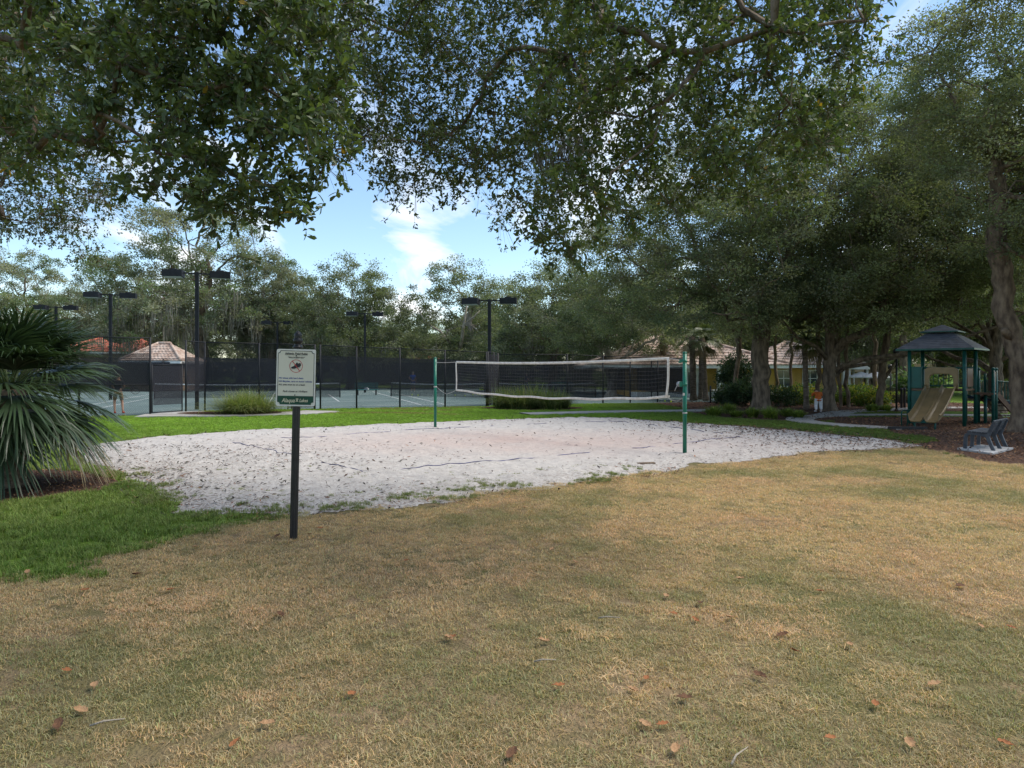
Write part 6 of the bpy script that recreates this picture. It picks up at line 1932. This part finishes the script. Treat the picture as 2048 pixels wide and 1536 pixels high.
for k in range(7):
    fs_ += [(k, k + 1, 8 + k + 1, 8 + k), (16 + k, 24 + k, 24 + k + 1, 16 + k + 1), (k, 16 + k, 16 + k + 1, k + 1), (8 + k, 8 + k + 1, 24 + k + 1, 24 + k)]
fs_ += [(0, 8, 24, 16), (7, 23, 31, 15)]
mb._add(vs_, fs_); mb.build('slide_hood', M['slide_tan'], pg, bevel=0.02)
# lower second platform to the right with ladder and posts
for x, y, z in ((1.35, -1.40, 2.0), (.86, -1.40, 2.0), (1.35, -.86, 2.0), (1.10, -1.12, 1.06)):
    post(x, y, z, .055)
MB().box(.80, 1.37, -1.42, -.80, DK - .22, DK - .15).build('lower_deck', M['play_brown'], pg, bevel=.01)
pk_panel(.92, -1.40, 1.29, -1.40, DK - .1, DK + .62, M['play_brown'])
pk_panel(1.35, -1.34, 1.35, -1.16, DK - .1, DK + .62, M['play_brown'])
for q in (-.28, .28):
    MB().bar((1.37, -1.15 + q, DK - .2), (2.45, -1.75 + q, 0.0), .06, .18).build('stair_side', M['play_brown'], pg)
for k in range(6):
    t = (k + .6) / 6
    MB().bar((1.37 + 1.08 * t, -1.15 - .60 * t - .28, DK - .2 - (DK - .2) * t + .03), (1.37 + 1.08 * t, -1.15 - .60 * t + .28, DK - .2 - (DK - .2) * t + .03), .16, .03).build('tread', M['play_brown'], pg)
# sagging play bridge with picket rails going off behind the leaning oak
bridge = empty('play_bridge', (PGX + 1.72, PGY + 0.75, 0), R(-4), 'sagging play bridge with green picket rails and navy deck', 'playground')
BL = 2.6
def sag(t, d=0.22): return -d * math.sin(PI * t)
for y in (-.55, .55):
    for z0, nm in ((1.62, 'top_rail'), (1.02, 'bottom_rail')):
        MB().tube([(t * BL, y, z0 + sag(t, .10 if z0 > 1.3 else .22)) for t in np.linspace(0, 1, 14)], .026, 7).build(nm, M['play_green'], bridge, True)
    for k in range(1, 22):
        t = k / 22
        MB().tube([(t * BL, y, 1.02 + sag(t)), (t * BL, y, 1.62 + sag(t, .10))], .011, 5).build('picket', M['play_green'], bridge)
mb = MB(); vs_ = []
for t in np.linspace(0, 1, 14):
    vs_ += [(t * BL, -.5, .98 + sag(t)), (t * BL, .5, .98 + sag(t)), (t * BL, .5, .90 + sag(t)), (t * BL, -.5, .90 + sag(t))]
mb._add(vs_, [(4 * i + q, 4 * i + (q + 1) % 4, 4 * i + 4 + (q + 1) % 4, 4 * i + 4 + q) for i in range(13) for q in range(4)] + [(3, 2, 1, 0), (52, 53, 54, 55)])
mb.build('deck', M['play_navy'], bridge)
for x in (0.0, BL):
    for y in (-.6, .6):
        o = MB().tube([(x, y, -.1), (x, y, 1.85)], .05, 10).build('post', M['play_green'], bridge, True)
st = empty('stepping_rail', (13.75, 24.1, 0), R(20), 'low dark metal loop rail beside the slide foot', 'playground')
MB().tube([(0, 0, -.05), (0, 0, .5), (.06, 0, .56), (.5, 0, .56), (.56, 0, .5), (.56, 0, -.05)], .022, 8).build('loop', M['play_green'], st, True)
MB().tube([(.28, 0, .56), (.28, 0, -.05)], .02, 8).build('upright', M['play_green'], st, True)
bt = MB(); bt.box(-.62, .62, -.06, .06, 0, .10); o = bt.build('border_timber', M['black'], None, bevel=.012); o.location = (*G(1815, 859.5), .005); o.rotation_euler = (0, 0, -.05)
tag(o, 'black plastic border timber at the edge of the playground mulch', 'timber')

# ================================================================== PARK BENCH
bx, by = G(1966, 904)
MBp = MB(); MBp.prism(gp((1914, 900), (1985, 910.5), (2027, 899.5), (1960, 893)), -.03, .055, axis='z')
o = MBp.build('bench_pad', M['pad'], None, bevel=.01); tag(o, 'square pale concrete pad under the park bench', None, None, 'structure')
bench = empty('park_bench', (15.55, 16.55, 0), R(58), 'dark grey plastic park bench on a concrete pad', 'bench')
bench.location = (11.86, 16.95, .055); bench.scale = (.84, .84, .84)
# profile in local x (front is +x) / z ; bench length along local y
def side(y):
    mb = MB()
    leg = [(-.30, 0), (-.20, 0), (-.13, .18), (-.06, .36), (.05, .40), (.30, .42), (.36, .40), (.385, .32), (.40, 0), (.49, 0), (.475, .34), (.44, .44), (.36, .49), (.05, .47), (-.10, .47), (-.16, .60), (-.24, .82), (-.32, .82), (-.22, .55), (-.16, .38), (-.22, .20)]
    mb.prism(leg, y - .045, y + .045)
    return mb.build('side_frame', M['bench_grey'], bench, bevel=.012)
for y in (-.74, 0.0, .74): side(y)
for k in range(4):
    x = -.04 + k * .125
    MB().box(x - .055, x + .055, -.80, .80, .478 + .004 * k, .515 + .004 * k).build('seat_slat', M['bench_grey'], bench, bevel=.008)
for k in range(3):
    z = .58 + k * .115; x = -.135 - (z - .5) * .42
    m_ = Matrix.Translation((x + .015, 0, z)) @ Matrix.Rotation(-.36, 4, 'Y')
    MB().box(-.018, .018, -.80, .80, -.05, .05, m_).build('back_slat', M['bench_grey'], bench, bevel=.008)
bench.rotation_euler = (0, 0, R(133))

# ================================================================== BUILDINGS
def hip_roof(root, x0, x1, y0, y1, z0, z1, ridge_in, material, rows, name='roof', fascia='white_trim', tiles=True):
    """hipped roof with overlapping tile courses that step up the slopes"""
    cy_ = (y0 + y1) / 2
    xa, xb = x0 + ridge_in, x1 - ridge_in
    if xa > xb: xa = xb = (x0 + x1) / 2
    mb = MB()
    mb._add([(x0, y0, z0), (x1, y0, z0), (x1, y1, z0), (x0, y1, z0), (xa, cy_, z1), (xb, cy_, z1)], [(0, 1, 5, 4), (1, 2, 5), (2, 3, 4, 5), (3, 0, 4), (3, 2, 1, 0)])
    ro = mb.build(name, M[material], root)
    if tiles:
        for side_ in range(4):
            for r_ in range(rows):
                t0, t1 = r_ / rows, min(1, (r_ + 1.1) / rows)
                c = {0: ((x0, y0), (x1, y0), (xb, cy_), (xa, cy_)), 1: ((x1, y0), (x1, y1), (xb, cy_), (xb, cy_)), 2: ((x1, y1), (x0, y1), (xa, cy_), (xb, cy_)), 3: ((x0, y1), (x0, y0), (xa, cy_), (xa, cy_))}[side_]
                A, B_, C_, D_ = [np.array(q, float) for q in c]
                l0, r0 = A + (D_ - A) * t0, B_ + (C_ - B_) * t0; l1, r1 = A + (D_ - A) * t1, B_ + (C_ - B_) * t1
                za, zb = z0 + (z1 - z0) * t0 + .075, z0 + (z1 - z0) * t1 + .015
                nseg = max(2, int(np.linalg.norm(r0 - l0) / .33)) * 2
                vs_, fs_ = [], []
                for k in range(nseg + 1):
                    f = k / nseg; hump = .045 if k % 2 else 0.0
                    p0 = l0 + (r0 - l0) * f; p1 = l1 + (r1 - l1) * f
                    vs_ += [(*p0, za + hump), (*p1, zb + hump * .6), (*p0, za - .07)]
                for k in range(nseg):
                    a = 3 * k
                    fs_ += [(a, a + 3, a + 4, a + 1), (a + 2, a + 5, a + 3, a)]
                m2 = MB(); m2._add(vs_, fs_); m2.build('tile_course', M[material], ro)
        for p, q in (((x0, y0, z0), (xa, cy_, z1)), ((x1, y0, z0), (xb, cy_, z1)), ((xa, cy_, z1), (xb, cy_, z1))):
            if (Vector(p) - Vector(q)).length > .1:
                MB().tube([Vector(p) + Vector((0, 0, .09)), Vector(q) + Vector((0, 0, .09))], .13, 8).build('ridge_cap', M[material], ro, True)
    if fascia:
        mb = MB(); mb.box(x0 + .02, x1 - .02, y0 + .02, y0 + .06, z0 - .22, z0 - .005); mb.box(x0 + .02, x0 + .06, y0 + .07, y1, z0 - .22, z0 - .005); mb.box(x1 - .06, x1 - .02, y0 + .07, y1, z0 - .22, z0 - .005)
        mb.build('fascia', M[fascia], ro)
    return ro
def window(root, x, z, w, h, y, mull=2):
    o = MB().box(x - w / 2, x + w / 2, y - .03, y + .02, z, z + h).build('window', M['glass'], root)
    fr = MB(); t = .09
    fr.box(x - w / 2 - t, x - w / 2, y - .07, y - .002, z - t, z + h + t); fr.box(x + w / 2, x + w / 2 + t, y - .07, y - .002, z - t, z + h + t)
    fr.box(x - w / 2, x + w / 2, y - .07, y - .002, z + h, z + h + t); fr.box(x - w / 2, x + w / 2, y - .07, y - .002, z - t, z)
    for k in range(1, mull): fr.box(x - w / 2 + w * k / mull - .025, x - w / 2 + w * k / mull + .025, y - .06, y - .031, z, z + h)
    fr.box(x - w / 2, x + w / 2, y - .058, y - .032, z + h * .5 - .025, z + h * .5 + .025)
    fr.build('window_frame', M['white_trim'], o)
    return o
club = empty('clubhouse', (0, 0, 0), 0, 'yellow stucco clubhouse with tan tile roof and white trim', 'building')
WY = 49.6
MB().box(8.6, 19.0, WY, WY + 11, -.1, 2.28).build('wall', M['stucco_yellow'], club)
MB().box(18.9, 25.6, WY + 2.2, WY + 10, -.1, 2.28).build('wall', M['stucco_yellow'], club)
hip_roof(club, 5.6, 20.0, WY - .9, WY + 12.4, 2.30, 4.75, 6.4, 'roof_tan', 11)
hip_roof(club, 18.3, 26.4, WY + 1.4, WY + 11, 2.34, 4.2, 4.2, 'roof_tan', 9)
mb = MB(); mb.box(8.55, 19.05, WY - .05, WY - .005, -.05, .38); mb.build('base_band', M['white_trim'], club)
dr = MB().box(12.65, 13.45, WY - .04, WY + .02, .02, 1.95).build('door', M['white_trim'], club)
MB().box(12.78, 13.32, WY - .055, WY - .042, .25, 1.80).build('door_glass', M['glass'], dr)
mb = MB(); mb.box(12.5, 12.64, WY - .08, WY - .003, 0, 2.1); mb.box(13.46, 13.6, WY - .08, WY - .003, 0, 2.1); mb.box(12.64, 13.46, WY - .08, WY - .003, 1.96, 2.1); mb.build('door_frame', M['white_trim'], dr)
for x in (14.85, 15.25):
    c = MB(); c.box(x - .13, x + .13, WY - .75, WY - .49, .3, 2.26); c.box(x - .18, x + .18, WY - .80, WY - .44, -.05, .30); c.build('porch_column', M['white_trim'], club)
window(club, 16.1, .75, 1.0, 1.15, WY); window(club, 17.9, .75, 1.0, 1.15, WY); window(club, 10.2, .75, 1.1, 1.15, WY)
window(club, 20.6, .75, 1.0, 1.15, WY + 2.2); window(club, 22.6, .75, 1.0, 1.15, WY + 2.2)
MB().box(24.85, 25.15, WY + 1.6, WY + 1.9, -.05, 2.3).build('porch_column', M['white_trim'], club)
pv = empty('pavilion', (-33.2, 65.4, 0), 0, 'tan-roofed pavilion behind the corner of the courts', 'building')
MB().box(-2.3, 2.3, -2.0, 2.0, -.1, 2.75).build('wall', M['stucco_tan'], pv)
hip_roof(pv, -2.95, 2.75, -2.7, 2.7, 2.78, 4.45, 2.3, 'roof_tan', 10, fascia='white_trim')
rh = empty('red_roofed_house', (-46.2, 79, 0), 0, 'house with orange-red tile roof beyond the pavilion', 'building')
MB().box(-4.2, 4.2, -2, 5, -.1, 3.9).build('wall', M['stucco_tan'], rh)
hip_roof(rh, -5.2, .9, -3.4, 6, 3.95, 5.6, 3.0, 'roof_red', 9)
hip_roof(rh, -.2, 5.0, -2.6, 6.5, 4.0, 5.45, 2.7, 'roof_red', 8, 'roof')
fh = empty('far_house', (-16.5, 104, 0), 0, 'low house with salmon roof glimpsed above the court windscreen', 'building')
MB().box(-5, 5, -2, 4, -.1, 3.3).build('wall', M['stucco_tan'], fh)
hip_roof(fh, -6.2, 6.2, -3, 5, 3.3, 4.5, 4, 'roof_red', 6)
bh = empty('garden_house', (38.5, 68, 0), 0, 'pinkish low garden house beyond the clipped hedge', 'building')
MB().box(-4.2, 2.8, -2, 4, -.1, 1.75).build('wall', M['stucco_tan'], bh)
MB().box(-4.6, 3.2, -2.5, 4.5, 1.77, 2.55).build('parapet', M['pink'] if 'pink' in M else mat('pink_stucco', (0.62, 0.45, 0.36), (0.52, 0.37, 0.29), .9, 2), bh)
window(bh, -2.4, .5, 1.2, 1.0, -2); window(bh, .6, .5, 1.2, 1.0, -2)
kz = empty('garden_kiosk', (*XY(1703, 52), 0), 0.2, 'small white kiosk with a domed roof behind the oak trunks', 'kiosk')
for x in (-.75, .75):
    for y in (-.75, .75): MB().tube([(x, y, -.05), (x, y, 2.0)], .09, 10).build('column', M['white_trim'], kz, True)
MB().lathe([(1.25, 2.0), (1.25, 2.12), (1.05, 2.3), (.7, 2.5), (.3, 2.6), (.05, 2.64)], 18).build('dome_roof', M['white_trim'], kz, True)

def umbrella(x, y, label, h=1.86):
    root = empty('patio_umbrella', (x, y, 0), .3, label, 'umbrella', 'patio umbrellas')
    MB().tube([(0, 0, -.05), (0, 0, h)], .025, 8).build('pole', M['steel'], root, True)
    mb = MB(); nn = 8
    vs_ = [(0, 0, h)] + [(0.95 * math.cos(2 * PI * k / nn), 0.95 * math.sin(2 * PI * k / nn), h - .38) for k in range(nn)] + [(0.95 * math.cos(2 * PI * k / nn), 0.95 * math.sin(2 * PI * k / nn), h - .48) for k in range(nn)]
    mb._add(vs_, [(0, 1 + k, 1 + (k + 1) % nn) for k in range(nn)] + [(1 + k, 1 + nn + k, 1 + nn + (k + 1) % nn, 1 + (k + 1) % nn) for k in range(nn)])
    mb.build('canopy', M['white_cloth'], root)
    MB().lathe([(.28, 0), (.28, .05), (.05, .08)], 12).build('base', M['concrete'], root, True)
    return root
umbrella(*XY(1722, 51), 'white patio umbrella beyond the clipped hedge'); umbrella(*XY(1752, 50), 'white patio umbrella beyond the clipped hedge')

# dark posts by the path
for px, by_, h, r, lab in ((1793, 822, 2.75, .045, 'tall thin black pole beside the concrete path'), (1781, 809, 2.0, .035, 'thin dark pole among the trunks by the hedge')):
    x, y = G(px, by_)
    root = empty('lamp_post', (x, y, 0), 0, lab, 'lamp post')
    MB().tube([(0, 0, -.1), (0, 0, h)], r, 10).build('pole', M['black'], root, True)
    MB().lathe([(r * 2, 0), (r * 2.1, .05), (r * 1.1, .12)], 12).build('base', M['black'], root, True)
    MB().lathe([(r, 0), (.14, .03), (.16, .20), (.05, .28), (.01, .30)], 12, (0, 0, h)).build('lantern', M['black'], root, True)
for px, by_ in ((1803, 817), (1809, 816)):
    x, y = G(px, by_)
    o = MB().lathe([(.06, -.05), (.06, .95), (.075, .97), (.075, 1.0), (.05, 1.04), (.01, 1.06)], 12).build('bollard', M['black'], None, True)
    o.location = (x, y, 0); tag(o, 'slim black bollard beside the concrete path', 'bollard', 'bollards by the path')
x, y = G(1421, 806)
o = MB().lathe([(.055, -.05), (.055, 1.0), (.04, 1.03), (.01, 1.04)], 10).build('bollard', M['black'], None, True); o.location = (x, y, 0)
tag(o, 'black post standing by the white porch columns', 'post')
tbl = empty('side_table', (*XY(1434, 45.5), 0), .2, 'white plastic table by the porch columns', 'table')
MB().box(-.42, .42, -.3, .3, .60, .64).build('table_top', M['white_trim'], tbl, bevel=.01)
for x in (-.36, .36):
    for y in (-.24, .24): MB().bar((x, y, .62), (x * 1.15, y * 1.15, 0), .05).build('leg', M['white_trim'], tbl)

# ================================================================== FALLEN LEAVES on the lawn
def fallen(px, py, L, rz, col, seed):
    r = np.random.default_rng(seed)
    n = 9; mb = MB(); vs_, fs_ = [], []
    for i in range(n):
        t = i / (n - 1)
        w = L * (0.06 + 0.30 * math.sin(PI * min(1, t * .95 + .02)) ** .8 * (0.75 + 0.25 * math.cos(t * 22)))
        z = .018 + L * .35 * (t - .5) ** 2 * r.uniform(.7, 1.5)
        vs_ += [((t - .5) * L, -w, z + w * .5), ((t - .5) * L, 0, z), ((t - .5) * L, w, z + w * r.uniform(.3, .9))]
    for i in range(n - 1):
        a = 3 * i; fs_ += [(a, a + 3, a + 4, a + 1), (a + 1, a + 4, a + 5, a + 2)]
    mb._add(vs_, fs_); mb.tube([(-L * .5, 0, .02 + L * .08), (-L * .68, .004, .022)], .0022, 4)
    me = mb.mesh('fallen_leaf', True)
    o = link('fallen_leaf', me, M[col]); x, y = G(px, py)
    o.location = (x, y, .018); o.rotation_euler = (r.normal(0, .15), r.normal(0, .15), rz)
    return tag(o, {'leaf_orange': 'curled orange', 'leaf_tan': 'curled pale tan', 'leaf_brown': 'curled dark brown'}[col] + ' oak leaf lying on the dry lawn', 'leaf', 'fallen leaves on the dry lawn')
M['leaf_orange'] = mat('dead_leaf_orange', (.36, .15, .06), (.22, .09, .04), .8, 30, 6, .3, 60, .15)
M['leaf_tan'] = mat('dead_leaf_tan', (.42, .26, .14), (.28, .16, .08), .8, 30, 6, .3, 60, .15)
M['leaf_brown'] = mat('dead_leaf_brown', (.17, .085, .045), (.09, .05, .03), .8, 30, 6, .3, 60, .15)
spots = [(133, 1352), (190, 1382), (272, 1156), (170, 1188), (55, 1152), (340, 1187), (160, 1432), (120, 1462), (812, 1128), (1086, 1292), (1048, 1020), (1104, 1105), (1368, 1408), (1390, 1248), (1330, 1200), (1346, 1236), (1150, 1131),
         (1024, 1522), (1118, 1383), (1266, 1392), (1292, 1368), (1460, 1244), (1520, 1362), (1750, 1420), (1870, 1380), (2022, 1264), (1960, 1262), (1566, 1280), (1588, 1312), (1352, 1512), (1326, 1462), (1290, 1461), (1400, 1215), (903, 1284), (897, 1286),
         (470, 1500), (534, 1460), (560, 1238), (700, 1400), (1480, 1165), (1640, 1190), (1700, 1300), (1920, 1180), (2010, 1500), (1820, 1500), (1660, 1490), (620, 1075), (555, 1078), (640, 1062), (390, 1100)]
for i, (px, py) in enumerate(spots):
    fallen(px, py, (.065 + .035 * ((i * 7) % 5) / 5), i * 2.1, ('leaf_orange', 'leaf_tan', 'leaf_brown', 'leaf_orange', 'leaf_tan')[i % 5], i)
for i, (px, py, L, a) in enumerate(((1218, 1248, .17, .1), (1478, 1530, .2, .9), (215, 1462, .17, .5), (1090, 1336, .15, .2))):
    x, y = G(px, py)
    o = MB().tube([(-L / 2, 0, 0), (-L * .1, .008, .006), (L / 2, -.01, .002)], [.006, .0055, .003], 6).build('twig', M['bark_pale'], None, True)
    o.location = (x, y, .05); o.rotation_euler = (0, 0, a)
    tag(o, 'short pale twig lying on the dry lawn', 'twig', 'twigs on the dry lawn')
